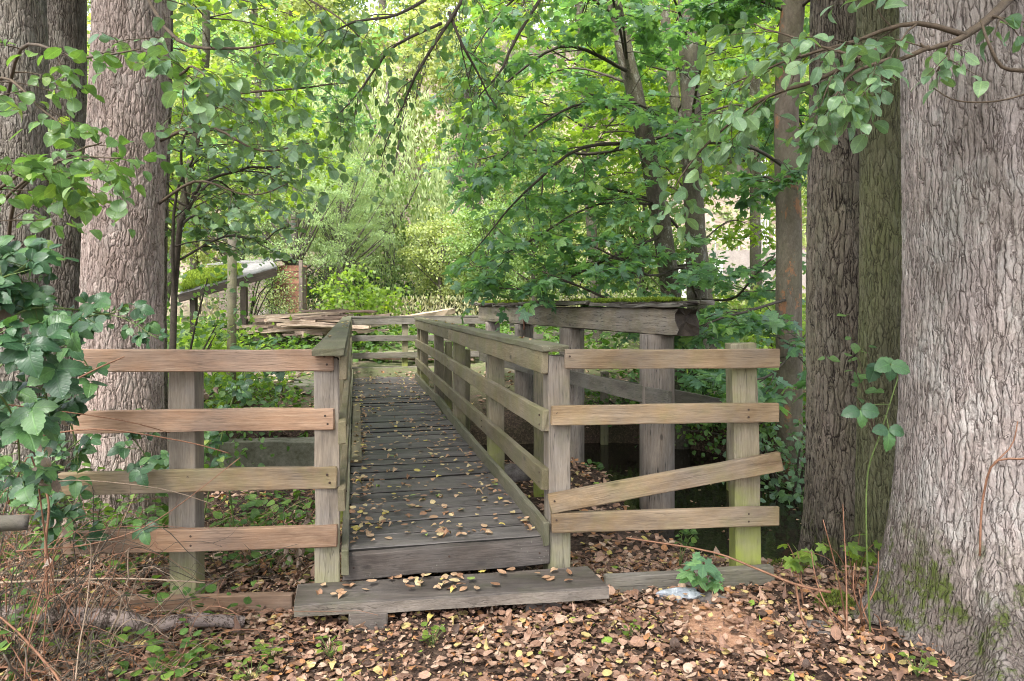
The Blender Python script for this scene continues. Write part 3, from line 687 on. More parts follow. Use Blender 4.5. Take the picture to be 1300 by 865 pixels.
# ------------------------------------------------------------------ wing fences
lf = empty('fence', (-1.5, 3.38, 0), 'reddish post-and-rail wooden fence of four rails left of the footbridge', 'fence')
c = W(236, 600, 3.44)
board('post', (c[0], c[1] + .03, -.1), (c[0] - .015, c[1] + .03, 1.205), .125, .105, M['post'], lf, up=(1, 0, 0), rough=.002)
for (pl, yl, pr, yr, mm) in ((96, 458, 424, 457, 'rail_red'), (92, 536, 425, 532, 'rail_red'), (76, 614, 428, 606, 'rail_tan'), (82, 690, 429, 679, 'rail_red')):
    a = W(pl, yl, 3.30); b = W(pr, yr, 3.395)
    board('rail', a, b, .103, .04, M[mm], lf, nails=[(-.08, .4), (-.08, -.45), (.93, .35), (.95, -.4)], side=-1, bow=.003)
board('base_board', W(60, 776, 3.28), W(372, 768, 3.36), .105, .04, M['rail_red'], lf, bow=.004)
rf = empty('fence', (.8, 3.66, 0), 'tan post-and-rail fence with one slanting rail right of the footbridge beside the water', 'fence')
c = W(945, 600, 3.80)
board('post', (c[0] + .01, c[1], -.15), (c[0] - .02, c[1], 1.245), .135, .115, M['post_green'], rf, up=(1, 0, 0), rough=.002)
for (pl, yl, pr, yr, mm, dy) in ((717, 456, 988, 455, 'rail_tan', 0), (700, 527, 988, 524, 'rail_tan', 0), (698, 640, 991, 585, 'rail_tan', -.002), (700, 663, 988, 655, 'rail_tan', 0)):
    a = W(pl, yl, 3.605 + dy); b = W(pr, yr, 3.70 + dy)
    board('rail', a, b, .098, .038, M[mm], rf, nails=[(.72, .4), (.72, -.4), (-.96, .3)], side=-1, bow=.003)
board('base_board', W(768, 742, 3.58), W(980, 729, 3.66), .09, .05, M['oldboard'], rf)

# ------------------------------------------------------------------ old sluice frame
sl = empty('sluice_frame', (1.4, 6.3, WATER_Z), 'old mossy timber sluice frame with thick log posts and heavy grey beam', 'sluice frame')
def SX(Y, off=0): return 1.36 - .345 * (Y - 5.9) + off
dr = unit(np.array([-.345, 1, 0])); sd = np.array([dr[1], -dr[0], 0])
a = np.array([SX(5.9), 5.9, 1.305]) + sd * .115; b = np.array([SX(11.4), 11.4, 1.31]) + sd * .115
# beam mesh: rough-hewn
def hewn(a, b, h, t, mat, parent, name, rot_end=True, rough=.006, nseg=60):
    Ld = np.linalg.norm(b - a); x = (b - a) / Ld; u = np.array([0, 0, 1.0]); y = np.cross(u, x)
    sec = [(-.5, -.5), (-.2, -.5), (.2, -.5), (.5, -.5), (.5, -.25), (.5, 0), (.5, .25), (.5, .5), (.2, .5), (-.2, .5), (-.5, .5), (-.5, .25), (-.5, 0), (-.5, -.25)]
    V = []; m = len(sec); off = rng.normal(0, 1, (m,)) * .004
    for k in range(nseg):
        f = k / (nseg - 1); xx = (f - .5) * Ld
        for i, (yy, zz) in enumerate(sec):
            cn = .93 if abs(yy) == .5 and abs(zz) == .5 else 1
            wob = fbm(np.array([xx * 1.5 + i * 3.3]), np.array([i * .7]))[0] * .03
            eat = 0
            if rot_end and f < .05: eat = .03 * (1 - f / .05) * rng.uniform(0, 1)
            V.append((xx + rng.normal(0, .003) + (rng.normal(0, .02) if k == 0 else 0), (yy * t * cn) * (1 - eat * 3) + wob * .4 + rng.normal(0, rough * .3), zz * h * cn * (1 - eat * 2) + off[i] + wob * .4 + rng.normal(0, rough * .3)))
    fs = [[k * m + i, k * m + (i + 1) % m, (k + 1) * m + (i + 1) % m, (k + 1) * m + i][::-1] for k in range(nseg - 1) for i in range(m)]
    # end faces as fans with a hollow
    mb = MB(); mb.add(V, fs)
    for k0, s in ((0, 1), (nseg - 1, -1)):
        cvt = np.array(V[k0 * m:(k0 + 1) * m]); cen = cvt.mean(0) + np.array([.03 * s, 0, 0]); inner = cen + (cvt - cen) * .5 + np.array([.035 * s, 0, 0]) * rng.uniform(0, 1, (m, 1)) + rng.normal(0, .012, (m, 3))
        vv = np.vstack([cvt, inner, cen[None]]); ff = []
        for i in range(m):
            j = (i + 1) % m; ff += [[i, j, m + j, m + i], [m + i, m + j, 2 * m]]
        if s < 0: ff = [f_[::-1] for f_ in ff]
        mb.add(vv, ff, 1)
    R_ = Matrix((x, y, u)).transposed()
    return link(name, mb.mesh(name, [mat, M['rot']]), parent, (a + b) / 2, R_)
hewn(a, b, .245, .235, M['beam'], sl, 'beam')
# rotten cap boards along the top
Yc = 5.75; 
while Yc < 11.5:
    ln_ = rng.uniform(.9, 1.7); e = min(Yc + ln_, 11.55)
    for lay in range(3):
        o1 = rng.uniform(-.03, .02) + (.03 + .15 * lay if lay < 2 else -.035)
        p = np.array([SX(Yc), Yc, 1.447 + rng.uniform(-.004, .028)]) + sd * o1; q_ = np.array([SX(e - .02), e - .02, 1.447 + rng.uniform(-.004, .028)]) + sd * o1
        board('cap_board', p, q_, (.15, .15, .07)[lay], .03, M['rot'] if lay == 0 else M['oldboard'], sl, up=sd, bow=.006, rough=.006)
    Yc = e
p = np.array([SX(7.9), 7.9, 1.482]) + sd * .05; q_ = np.array([SX(10.8), 10.8, 1.488]) + sd * .07
board('loose_board', p, q_, .16, .025, M['rot'], sl, up=sd, bow=.008, rough=.005)
# moss on top
def moss_strip(Y0, Y1, off, wdt, z, parent, name='moss'):
    n_ = int((Y1 - Y0) / .012); L = Leaves()
    Nn = int((Y1 - Y0) * 5200 * wdt / .15)
    Yr = rng.uniform(Y0, Y1, Nn); o_ = rng.uniform(-wdt / 2, wdt / 2, Nn)
    den = vnoise(Yr * 3.1, o_ * 9) > .32
    Yr, o_ = Yr[den], o_[den]
    x0 = 1.36 - .345 * (Yr - 5.9)
    P = np.stack([x0, Yr, np.full(len(Yr), z) + .012 * vnoise(Yr * 9, o_ * 20)], 1) + sd[None] * (off + o_)[:, None]
    D = rng.normal(0, .6, P.shape) + np.array([0, 0, 1.0]); Nn_ = rng.normal(0, 1, P.shape)
    L.ext(P, D, Nn_, rng.uniform(.02, .045, len(P)))
    return L.obj(name, T_NAR, M['moss_l'], parent)
M['moss_l2'] = leafmat('moss_l2', [(0, (.05, .07, .015)), (.5, (.10, .13, .02)), (1, (.18, .22, .03))], .3, .8, 1.3, 6)
M['moss_l'] = leafmat('moss_l', [(0, (.08, .12, .015)), (.5, (.15, .22, .02)), (1, (.25, .32, .03))], .3, .8, 1.3, 6)
moss_strip(6.0, 7.85, .06, .2, 1.474, sl)
moss_strip(9.5, 11.3, .03, .16, 1.474, sl)
# posts (rough split logs)
def logpost(cx, cy, r, z0, z1, mat, parent, name='post', flat=True, nseg=22, nz=26):
    mb = MB(); V = []
    for k in range(nz):
        z = z0 + (z1 - z0) * k / (nz - 1)
        for i in range(nseg):
            th = 2 * math.pi * i / nseg
            rr = r * (1 + .05 * math.sin(3 * th + cx * 9) + .03 * math.sin(7 * th + cy) + .03 * (vnoise(np.array([th * 3 + cx]), np.array([z * 2.0]))[0] - .5))
            x_, y_ = rr * math.cos(th), rr * math.sin(th)
            if flat: x_ = max(x_, -r * .86)
            V.append((cx + x_, cy + y_, z))
    fs = [[k * nseg + i, k * nseg + (i + 1) % nseg, (k + 1) * nseg + (i + 1) % nseg, (k + 1) * nseg + i] for k in range(nz - 1) for i in range(nseg)]
    fs += [list(range(nseg))[::-1], [(nz - 1) * nseg + i for i in range(nseg)]]
    V = [(p[2], p[1], -p[0]) for p in V]   # grain of the wood material runs along x
    mb.add([(p[0] - z0, p[1] - cy, p[2] + cx) for p in V], fs)
    R_ = Matrix(((0, 0, -1), (0, 1, 0), (1, 0, 0)))
    return link(name, mb.mesh(name, mat, True), parent, (cx, cy, z0), R_)
for (px, Yp, r) in ((834, 6.40, .165), (725, 8.18, .15), (664, 9.72, .135), (625, 11.05, .12)):
    x_ = (px - 650) / F * Yp
    logpost(x_, Yp, r, -.75, 1.185, M['logpost'], sl)
# weathered rails nailed to the posts
board('rail', np.array([SX(5.95), 5.95, .645]) + sd * -.03, np.array([SX(11.2), 11.2, .645]) + sd * -.03, .15, .035, M['oldboard'], sl, bow=.01, rough=.003)
for (px, Yp, zt) in ((685, 5.95, .98), (591, 7.9, .95), (569, 9.6, .95)):
    x_ = (px - 650) / F * Yp
    board('prop_post', (x_, Yp, gz(x_, Yp) - .2), (x_, Yp, zt), .1, .09, M['post_green'], sl, up=(1, 0, 0))
board('strap', np.array([SX(9.35, -.012), 9.35, 1.12]), np.array([SX(9.35, -.012), 9.35, 1.475]), .05, .012, M['rust'], sl, up=dr)
of = empty('fence', (1.6, 8.2, WATER_Z), 'single weathered grey rail on low stakes behind the sluice posts', 'fence')
board('rail', (1.06, 9.6, .435), (2.25, 6.75, .435), .14, .035, M['oldboard'], of, bow=.01)
for f in (.08, .9):
    p = np.array([1.06, 9.6, 0]) + f * np.array([1.19, -2.85, 0]) + np.array([.07, .03, 0])
    board('post', (p[0], p[1], -.75), (p[0], p[1], .56), .1, .09, M['post_green'], of, up=(1, 0, 0))

# concrete walls in the channel
def block(name, x0, x1, y0, y1, z0, z1, mat, label, cat, rot=0, group=None, rough=.02):
    e = MB(); nx_, nz_ = 14, 6
    mb = bpy.data.meshes.new(name)
    import bmesh
    bm = bmesh.new(); bmesh.ops.create_cube(bm, size=1)
    bmesh.ops.subdivide_edges(bm, edges=bm.edges[:], cuts=5, use_grid_fill=True)
    cx, cy, cz = (x0 + x1) / 2, (y0 + y1) / 2, (z0 + z1) / 2
    for v in bm.verts:
        v.co = Vector((v.co.x * (x1 - x0), v.co.y * (y1 - y0), (v.co.z + .5) * (z1 - z0))) + Vector(rng.normal(0, rough * .35, 3))
    bm.to_mesh(mb); bm.free(); mb.materials.append(mat)
    o = link(name, mb, None, (cx, cy, z0)); o.rotation_euler = (0, 0, rot)
    return tag(o, label, cat, group)
block('retaining_wall', -3.6, -2.2, 7.85, 8.15, -.7, -.08, M['concrete'], 'low stained concrete wall at the stream edge left of the bridge', 'wall', .05)
block('retaining_wall', -4.1, -2.75, 10.4, 11.2, -.3, .27, M['concrete'], 'mossy topped concrete block wall beyond the stream beside the bridge', 'wall', -.12)

# ------------------------------------------------------------------ near trunks
def big_trunk(name, cx, cy, z0, r_low, top, mat, label, lean=(0, 0), flare=.35, fh=.35, lobes=5, nseg=200, dz=.010, zfine=3.1, ftop=.8, seed=0, wob=.05, roots=()):
    rs = np.random.default_rng(seed)
    root = empty(name, (cx, cy, z0), label, 'tree', 'big trees standing close round the bridge')
    zs = np.concatenate([np.arange(0, zfine - z0, dz), np.linspace(zfine - z0 + .05, top, 30)])
    th = np.linspace(0, 2 * np.pi, nseg, endpoint=False)
    TH, ZZ = np.meshgrid(th, zs)
    ph = rs.uniform(0, 6.28, 6)
    rad = r_low * (1 - (1 - ftop) * np.clip(ZZ / top, 0, 1))
    rad = rad * (1 + flare * np.exp(-ZZ / fh) * (1 + .55 * np.cos(lobes * TH + ph[0]) + .35 * np.cos((lobes + 2) * TH + ph[1])))
    for (t0_, am_, wd_, hh_) in roots:
        dth = (TH - R(t0_) + np.pi) % (2 * np.pi) - np.pi; rad = rad + am_ * np.exp(-ZZ / hh_) * np.exp(-(dth / wd_) ** 2) * (1 + .25 * np.sin(TH * 17 + ZZ * 9))
    rad = rad * (1 + wob * (.6 * np.cos(2 * TH + ph[2] + ZZ * .5) + .4 * np.cos(3 * TH + ph[3] - ZZ * .6) + .25 * np.cos(6 * TH + ph[4] + ZZ * .3)))
    px_ = lean[0] * ZZ + .02 * np.sin(ZZ * 1.3 + ph[5]); py_ = lean[1] * ZZ
    v = np.stack([px_ + rad * np.cos(TH), py_ + rad * np.sin(TH), ZZ], -1).reshape(-1, 3)
    m_, n_ = len(zs), nseg
    i = np.arange(m_ - 1)[:, None] * n_; j = np.arange(n_)[None]
    q = np.stack([i + j, i + (j + 1) % n_, i + n_ + (j + 1) % n_, i + n_ + j], -1).reshape(-1, 4)
    link('trunk', fast_mesh('trunk', v, [q], mat, True), root, (cx, cy, z0))
    return root
def tz(x, y, d=.12): return gz(x, y) - d
tA = big_trunk('tree', -2.48, 4.5, tz(-2.48, 4.5), .247, 7.5, M['barkA'], 'broad pinkish-grey trunk rising behind the left fence', lean=(.014, 0), flare=.25, fh=.3, nseg=230, seed=1)
tB = big_trunk('tree', -3.58, 5.0, tz(-3.58, 5.0), .235, 7.5, M['barkB'], 'grey-brown trunk cut by the left edge of the photo', lean=(.012, 0), nseg=140, seed=2)
tC = big_trunk('tree', -3.70, 5.8, tz(-3.7, 5.8), .182, 7.5, M['barkB'], 'grey trunk seen between the edge tree and the broad pinkish trunk', lean=(.004, 0), nseg=130, dz=.012, seed=3)
tD = big_trunk('tree', -3.05, 6.0, tz(-3.05, 6.0), .115, 7.5, M['barkE'], 'slim dark trunk hidden half behind the broad pinkish trunk', lean=(.012, 0), nseg=90, dz=.016, seed=4)
tE = big_trunk('tree', 2.25, 4.80, tz(2.25, 4.8, .35), .222, 7.5, M['barkE'], 'dark furrowed trunk standing at the water edge right of the fence', lean=(-.004, 0), flare=.38, fh=.45, nseg=230, seed=5, ftop=.95)
tF = big_trunk('tree', 2.29, 4.36, tz(2.29, 4.36), .142, 7.5, M['barkF'], 'greenish algae-covered trunk squeezed between two larger trunks', lean=(-.008, 0), flare=.2, fh=.4, nseg=120, seed=6, ftop=.95)
tG = big_trunk('tree', 2.27, 3.22, tz(2.27, 3.22), .475, 7.5, M['barkG'], 'massive pale grey trunk with flared roots at the right edge', lean=(.006, 0), flare=.17, fh=.33, lobes=4, nseg=480, dz=.0065, seed=11, ftop=.9, wob=.03, roots=((-128, .36, .22, .20), (-95, .30, .20, .17), (178, .14, .2, .16), (-158, .10, .16, .22)))

# ------------------------------------------------------------------ mid trees (maples)
def maple(root_name, label, trunk, r0, r1, limbs, mat_l, mat_t, group, T=T_MAPLE, lsize=.12, auto=0, autolen=2.0, zr=(1.2, 5.5), ns=7, ntw=4, nl=7, cat='tree', tsides=14, flat=.22, azr=(0, 6.28)):
    base = np.array(trunk[0]); root = empty(root_name, base, label, cat, group)
    tb = MB(); pth = smooth_path(trunk, 26)
    pth = pth + np.cumsum(rng.normal(0, .008, pth.shape), 0) * np.array([1, 1, 0])
    tube(tb, pth, np.linspace(r0, r1, 26), tsides, True)
    L = Leaves(); bb = MB()
    for lp in limbs:
        spray(bb, L, lp[0], lp[1], .008, lp[2], lp[3], ntw, lp[3] * .38, nl, lsize, flat=flat)
    for k in range(auto):
        z = rng.uniform(*zr); i = np.argmin(abs(pth[:, 2] - z)); p = pth[i]; az = rng.uniform(*azr); ln_ = autolen * rng.uniform(.6, 1.15)
        d = np.array([math.cos(az), math.sin(az), rng.uniform(.0, .5)])
        mid = p + d * ln_ * .5 + np.array([0, 0, .1]); end = p + d * ln_ * np.array([1, 1, .6])
        spray(bb, L, [p, mid, end], max(.012, r0 * .16), .006, ns, ln_ * .45, ntw, ln_ * .2, nl, lsize, flat=flat)
    tb.obj('trunk', mat_t, root, True)
    bb.obj('branch', M['twigdark'], root, True)
    L.obj('crown', T, mat_l, root)
    return root, pth
def gp(px, Y, dz=-.1):
    x = (px - 650) / F * Y; return np.array([x, Y, gz(x, Y) + dz])
GM = 'slender maples behind the sluice frame'
c = lambda px, py, Y: W(px, py, Y)
maple('maple_tree', 'leaning maple behind the sluice beam with thin dark trunk', [gp(862, 9.2), c(848, 370, 9.2), c(815, 180, 9.2), c(775, 0, 9.1), c(740, -160, 9.0)], .14, .09,
      [([c(838, 300, 9.2), c(770, 330, 8.7), c(690, 370, 8.3), c(640, 365, 8.1)], .022, 9, .9),
       ([c(830, 260, 9.2), c(760, 260, 8.9), c(680, 300, 8.6), c(620, 330, 8.5)], .02, 9, .9),
       ([c(850, 390, 9.2), c(790, 385, 8.2), c(730, 360, 7.9), c(690, 345, 7.7)], .02, 8, .7),
       ([c(795, 90, 9.1), c(720, 60, 8.6), c(650, 100, 8.2), c(600, 160, 8.0)], .025, 10, 1.0),
       ([c(810, 150, 9.1), c(740, 130, 8.4), c(670, 170, 8.0), c(625, 215, 7.9)], .022, 10, .9),
       ([c(780, 20, 9.1), c(700, -30, 8.6), c(640, 10, 8.2), c(600, 60, 8.0)], .022, 10, 1.0)],
      M['maple'], M['trunk_thin'], GM, auto=6, zr=(2.0, 5.5), autolen=2.0, lsize=.125)
maple('maple_tree', 'upright maple with pale flecked trunk directly behind the right end of the sluice beam', [gp(890, 9.8), c(886, 400, 9.8), c(878, 200, 9.8), c(868, 0, 9.8), c(862, -180, 9.8)], .15, .12,
      [([c(872, 175, 9.8), c(800, 182, 9.2), c(730, 190, 8.8), c(670, 240, 8.5), c(612, 308, 8.3)], .035, 12, 1.0),
       ([c(870, 165, 9.8), c(760, 195, 9.6), c(680, 190, 9.4), c(600, 200, 9.3)], .03, 10, 1.1),
       ([c(885, 330, 9.8), c(830, 350, 8.6), c(790, 330, 8.1), c(740, 310, 7.9)], .02, 9, .8),
       ([c(888, 380, 9.8), c(930, 380, 8.8), c(960, 350, 8.3), c(985, 330, 8.1)], .02, 8, .7)],
      M['maple'], M['trunk_thin'], GM, auto=9, zr=(1.4, 6.0), autolen=2.1, lsize=.125)
maple('maple_tree', 'thin forked maple stem between the leaning and the upright trunk', [gp(905, 11.5), c(890, 330, 11.5), c(862, 160, 11.5), c(845, 60, 11.5), c(838, -120, 11.5)], .10, .07, [],
      M['maple_y'], M['trunk_thin'], GM, auto=16, zr=(1.6, 7), autolen=2.4, lsize=.13, T=T_MAPLO)
maple('plane_tree', 'peeling trunk with orange bark patches left of the dark furrowed trunk', [gp(1003, 7.4), c(1001, 400, 7.4), c(997, 200, 7.4), c(1000, 60, 7.4), c(1010, -160, 7.4)], .138, .115,
      [([c(1000, 215, 7.4), c(955, 188, 6.9), c(900, 180, 6.6), c(860, 170, 6.4)], .02, 7, .7),
       ([c(1000, 380, 7.4), c(960, 390, 6.7), c(915, 400, 6.4), c(880, 415, 6.3)], .016, 8, .6),
       ([c(1003, 450, 7.4), c(1010, 440, 6.6), c(980, 470, 6.0), c(940, 480, 5.8)], .014, 8, .6)],
      M['maple'], M['trunk_peel'], GM, auto=8, zr=(2.0, 4.6), autolen=1.5, lsize=.12)
maple('maple_tree', 'bright yellow-green maple well behind the peeling trunk', [gp(960, 14), c(955, 200, 14), c(950, -100, 14)], .12, .08, [],
      M['maple_y'], M['trunk_thin'], GM, auto=26, zr=(3.6, 9), autolen=3.0, lsize=.16, T=T_MAPLO)
maple('maple_tree', 'bright maple with high crown above the middle of the sluice beam', [gp(760, 15), c(745, 150, 15), c(730, -150, 15)], .12, .08, [],
      M['maple_y'], M['trunk_thin'], GM, auto=22, zr=(4.4, 9), autolen=3.0, lsize=.16, T=T_MAPLO)
GL = 'maples on the far bank left of the bridge'
maple('maple_tree', 'bright green maple behind the broad pinkish trunk', [gp(190, 13), c(245, 200, 13), c(262, 80, 13), c(262, -120, 13)], .09, .06, [],
      M['maple_y'], M['trunk_thin'], GL, auto=22, zr=(2.6, 7.5), autolen=2.2, lsize=.14, T=T_MAPLO)
maple('maple_tree', 'taller green maple right of the wooden pole', [gp(345, 23), c(330, 150, 23), c(318, -120, 23)], .12, .09, [],
      M['maple'], M['trunk_thin'], GL, auto=26, zr=(4.4, 12), autolen=3.4, lsize=.18, T=T_MAPLO)
maple('sapling', 'dark forked sapling in front of the mossy lean-to roof', [gp(217, 5.6), c(228, 330, 5.6), c(245, 265, 5.6), c(262, 230, 5.6)], .030, .010,
      [([c(222, 400, 5.6), c(218, 300, 5.5), c(222, 240, 5.4), c(240, 200, 5.3)], .014, 6, .5), ([c(262, 230, 5.6), c(300, 215, 5.5), c(350, 210, 5.4)], .012, 6, .5),
       ([c(228, 330, 5.6), c(290, 300, 5.7), c(345, 310, 5.8)], .010, 6, .5), ([c(240, 270, 5.6), c(230, 180, 5.4), c(270, 130, 5.3)], .012, 6, .5)],
      M['alder_blue'], M['twigdark'], None, auto=3, zr=(1.8, 2.4), autolen=.8, lsize=.065, T=T_ROUND, ntw=4, nl=6)

# ------------------------------------------------------------------ overhanging branches on the near trees
def overhang(root, specs, mat_l, T=[T_ALD, T_ALD2], size=.062, mat_b='twig', nl=6, ntw=3, droop=.35, up=.6):
    bb = MB(); L = Leaves()
    for (pp, r0, ns_, sl_) in specs:
        bb = MB(); spray(bb, L, pp, r0, .0025, max(4, int(ns_ * .8)), sl_, ntw, sl_ * .5, nl - 2, size, flat=.35, droop=droop, up=up); bb.obj('branch', M[mat_b], root, True)
    L.obj('crown', T, mat_l, root)
overhang(tB, [([W(10, 120, 4.8), W(30, 60, 3.6), W(100, 75, 3.0), W(180, 70, 2.7)], .012, 9, .30),
              ([W(10, 330, 4.8), W(20, 250, 3.4), W(80, 200, 2.9), W(130, 175, 2.7)], .012, 9, .30),
              ([W(-60, 330, 3.2), W(20, 240, 2.9), W(90, 200, 2.75), W(160, 205, 2.6)], .008, 8, .28),
              ([W(-40, 120, 3.0), W(10, 100, 2.9), W(60, 140, 2.8), W(90, 160, 2.8)], .008, 7, .26),
              ([W(-40, 260, 2.9), W(0, 240, 2.8), W(40, 215, 2.7), W(60, 240, 2.7)], .008, 7, .24)], M['alder'], size=.068)
overhang(tA, [([W(160, -60, 4.5), W(215, 40, 3.8), W(290, 60, 3.5), W(360, 50, 3.4)], .014, 9, .36),
              ([W(200, 60, 4.5), W(250, 120, 4.0), W(330, 120, 3.7), W(450, 115, 3.6)], .014, 13, .40),
              ([W(200, 180, 4.5), W(260, 160, 4.2), W(330, 190, 4.0), W(400, 180, 3.9)], .012, 11, .40),
              ([W(200, 260, 4.5), W(250, 230, 4.2), W(310, 250, 4.1), W(360, 240, 4.0)], .010, 9, .34),
              ([W(215, 100, 4.4), W(230, 95, 3.0), W(245, 85, 2.6), W(262, 100, 2.5)], .008, 5, .2),
              ([W(215, -30, 4.4), W(340, -20, 3.8), W(410, 10, 3.6), W(450, 40, 3.5)], .012, 9, .36)], M['alder_blue'], size=.066)
# centre-top: long drooping limbs from the dark trunk at the water's edge
overhang(tE, [([W(1060, -420, 4.8), W(860, -260, 4.3), W(640, -70, 3.9), W(570, 20, 3.8), W(515, 110, 3.8), W(478, 200, 3.9)], .022, 15, .42),
              ([W(1060, -420, 4.8), W(820, -200, 4.2), W(672, 20, 4.0), W(635, 90, 4.0), W(600, 130, 4.0)], .018, 8, .36),
              ([W(570, 15, 3.8), W(588, 60, 3.8), W(605, 90, 3.9), W(625, 130, 4.0), W(650, 160, 4.0)], .010, 10, .34),
              ([W(560, 30, 3.8), W(500, 60, 3.6), W(460, 115, 3.6), W(430, 150, 3.6)], .010, 8, .30),
              ([W(540, 0, 3.8), W(500, 20, 3.6), W(440, 30, 3.5), W(400, 60, 3.5)], .010, 8, .30)], M['alder'], size=.051, mat_b='twigdark', droop=.6, up=.35)
overhang(tG, [([W(1330, -60, 3.2), W(1275, 5, 2.6), W(1225, 45, 2.4), W(1180, 60, 2.35), W(1165, 52, 2.35)], .022, 6, .22),
              ([W(1225, 45, 2.4), W(1160, 30, 2.4), W(1080, 55, 2.5), W(1000, 80, 2.6), W(930, 110, 2.7)], .010, 13, .34),
              ([W(1180, 60, 2.35), W(1120, 80, 2.4), W(1050, 60, 2.45), W(960, 25, 2.6)], .009, 10, .30),
              ([W(1120, 60, 2.4), W(1040, 100, 2.5), W(960, 130, 2.7), W(890, 190, 2.9), W(850, 240, 3.0)], .009, 13, .32),
              ([W(1130, 75, 2.35), W(1090, 90, 2.3), W(1070, 110, 2.3), W(1060, 130, 2.3)], .008, 4, .18)], M['alder_blue'], size=.068, mat_b='twig', droop=.4, T=T_ALD3)
# bare twigs across the right trunk
mb = MB()
tube(mb, smooth_path([W(1300, 90, 2.35), W(1272, 85, 2.35), W(1255, 55, 2.35), W(1245, 25, 2.38)], 10), np.linspace(.007, .004, 10), 6)
mb.obj('branch', M['twig'], tG, True); mb = MB()
tube(mb, smooth_path([W(1330, 110, 2.35), W(1270, 128, 2.35), W(1215, 128, 2.4), W(1185, 112, 2.45)], 12), np.linspace(.004, .002, 12), 5)
mb.obj('branch', M['twig'], tG, True)

def shade_canopy(root, cx, cy, zc, rx, rz, ncl, per, mat, size=.13, ymax=8.0):  # unseen crowns of the near trees, added overhead to shade the foreground
    L = Leaves(); tb = MB(); base = wloc(root)
    for k in range(ncl):
        a_ = rng.uniform(0, 6.28); r = rx * math.sqrt(rng.random()); e = np.array([cx + r * math.cos(a_), cy + r * math.sin(a_), zc + rng.uniform(-rz, rz)])
        if e[1] > ymax: continue
        m = int(per * rng.uniform(.6, 1.4)); P = e + rng.normal(0, 1, (m, 3)) * np.array([.55, .55, .22])
        L.ext(P, rng.normal(0, .7, (m, 3)) + np.array([0, 0, -.2]), rng.normal(0, .4, (m, 3)) + np.array([0, 0, 1.0]), size * rng.uniform(.6, 1.3, m))
        s0 = np.array([base[0], base[1], rng.uniform(4.6, 7)]); tube(tb, smooth_path([s0, (s0 + e) / 2 + np.array([0, 0, .2]), e], 6), np.linspace(.05, .012, 6), 5, False)
    tb.obj('branch', M['twigdark'], root, True); L.obj('crown', T_FAR, mat, root)
shade_canopy(tA, -2.6, 2.8, 8.0, 3.4, 1.6, 60, 95, M['alder'])
shade_canopy(tB, -5.0, 4.5, 8.0, 3.0, 1.6, 40, 90, M['alder'])
shade_canopy(tE, .6, 2.0, 8.6, 3.4, 1.6, 62, 95, M['alder'])
shade_canopy(tG, 3.0, .5, 7.6, 3.6, 1.6, 70, 95, M['alder'])
shade_canopy(tF, 4.6, 4.6, 8.0, 3.0, 1.5, 40, 90, M['alder'])
shade_canopy(tD, -1.0, -.8, 8.2, 3.4, 1.5, 50, 95, M['alder'])
# ------------------------------------------------------------------ background trees
def crown_mesh(name, rx, rz, nclump, nleaf, size, T=T_FAR, flat=.45, cl=.9, hang=0, seed=1, shape='ball'):
    rs = np.random.default_rng(seed); P = []; D = []; Nn = []; S = []
    cs = []
    while len(cs) < nclump:
        p = rs.uniform(-1, 1, 3); r = np.linalg.norm(p)
        if r > 1 or r < .35: continue
        if shape == 'cone':
            zz = (p[2] + 1) / 2; k = (1 - zz) * .95 + .08; p = np.array([p[0] * k, p[1] * k, p[2]])
        cs.append(p * np.array([rx, rx, rz]))
    for c_ in cs:
        n_ = int(nleaf * rs.uniform(.5, 1.4)); s_ = cl * rs.uniform(.5, 1.3)
        off = rs.normal(0, 1, (n_, 3)) * np.array([s_, s_, s_ * flat]) * .6
        if hang:
            n_ = len(off); off[:, 2] -= np.abs(rs.normal(0, hang, n_)); off[:, :2] *= .35
        P.append(c_ + off); out = unit(c_)
        D.append(rs.normal(0, .6, (n_, 3)) + out * .5 + np.array([0, 0, -.35 - (1.6 if hang else 0)]))
        Nn.append(rs.normal(0, .55, (n_, 3)) + out * .5 + np.array([0, 0, .7])); S.append(size * rs.uniform(.6, 1.35, n_))
    v, f = leaf_arrays(np.concatenate(P), np.concatenate(D), np.concatenate(Nn), np.concatenate(S), T)
    return fast_mesh(name, v, [f], M['far_a'], True), cs
def trunk_mesh(name, cs, r, zc, h, rz):
    tb = MB(); tube(tb, smooth_path([[0, 0, -1.0], [.1, 0, h * .4], [-.1, .1, h * .75], [0, 0, h]], 12), np.linspace(r, r * .25, 12), 9)
    for c_ in cs[::6]:
        z0 = max(.5, (c_[2] + zc) * rng.uniform(.45, .7)); e = c_ + np.array([0, 0, zc]); s = np.array([0, 0, z0])
        tube(tb, smooth_path([s, s + (e - s) * .5 + np.array([0, 0, -.1]), e], 6), np.linspace(r * .3, r * .06, 6), 4, False)
    return tb.mesh(name, M['trunk_far'], True)
var = {}
for nm, rx, rz, nc, nlf, sz, kw in (('round', 3.0, 3.6, 120, 75, .19, dict(seed=3, cl=.85)), ('tall', 2.4, 5.2, 130, 75, .18, dict(seed=5, cl=.8)),
                                    ('cone', 2.6, 5.6, 150, 70, .18, dict(seed=9, T=T_NAR, shape='cone', cl=.8, flat=.3)), ('weep', 2.6, 4.2, 85, 120, .22, dict(seed=12, T=T_NAR, hang=1.5, cl=.7)),
                                    ('feather', 2.6, 3.4, 170, 150, .10, dict(seed=15, T=T_NAR, cl=.6, flat=.3))):
    me, cs = crown_mesh('crown', rx, rz, nc, nlf, sz, **kw)
    zc = rz + 1.6; h = zc + rz * .7
    var[nm] = (me, trunk_mesh('trunk', cs, .24, zc, h, rz), zc)
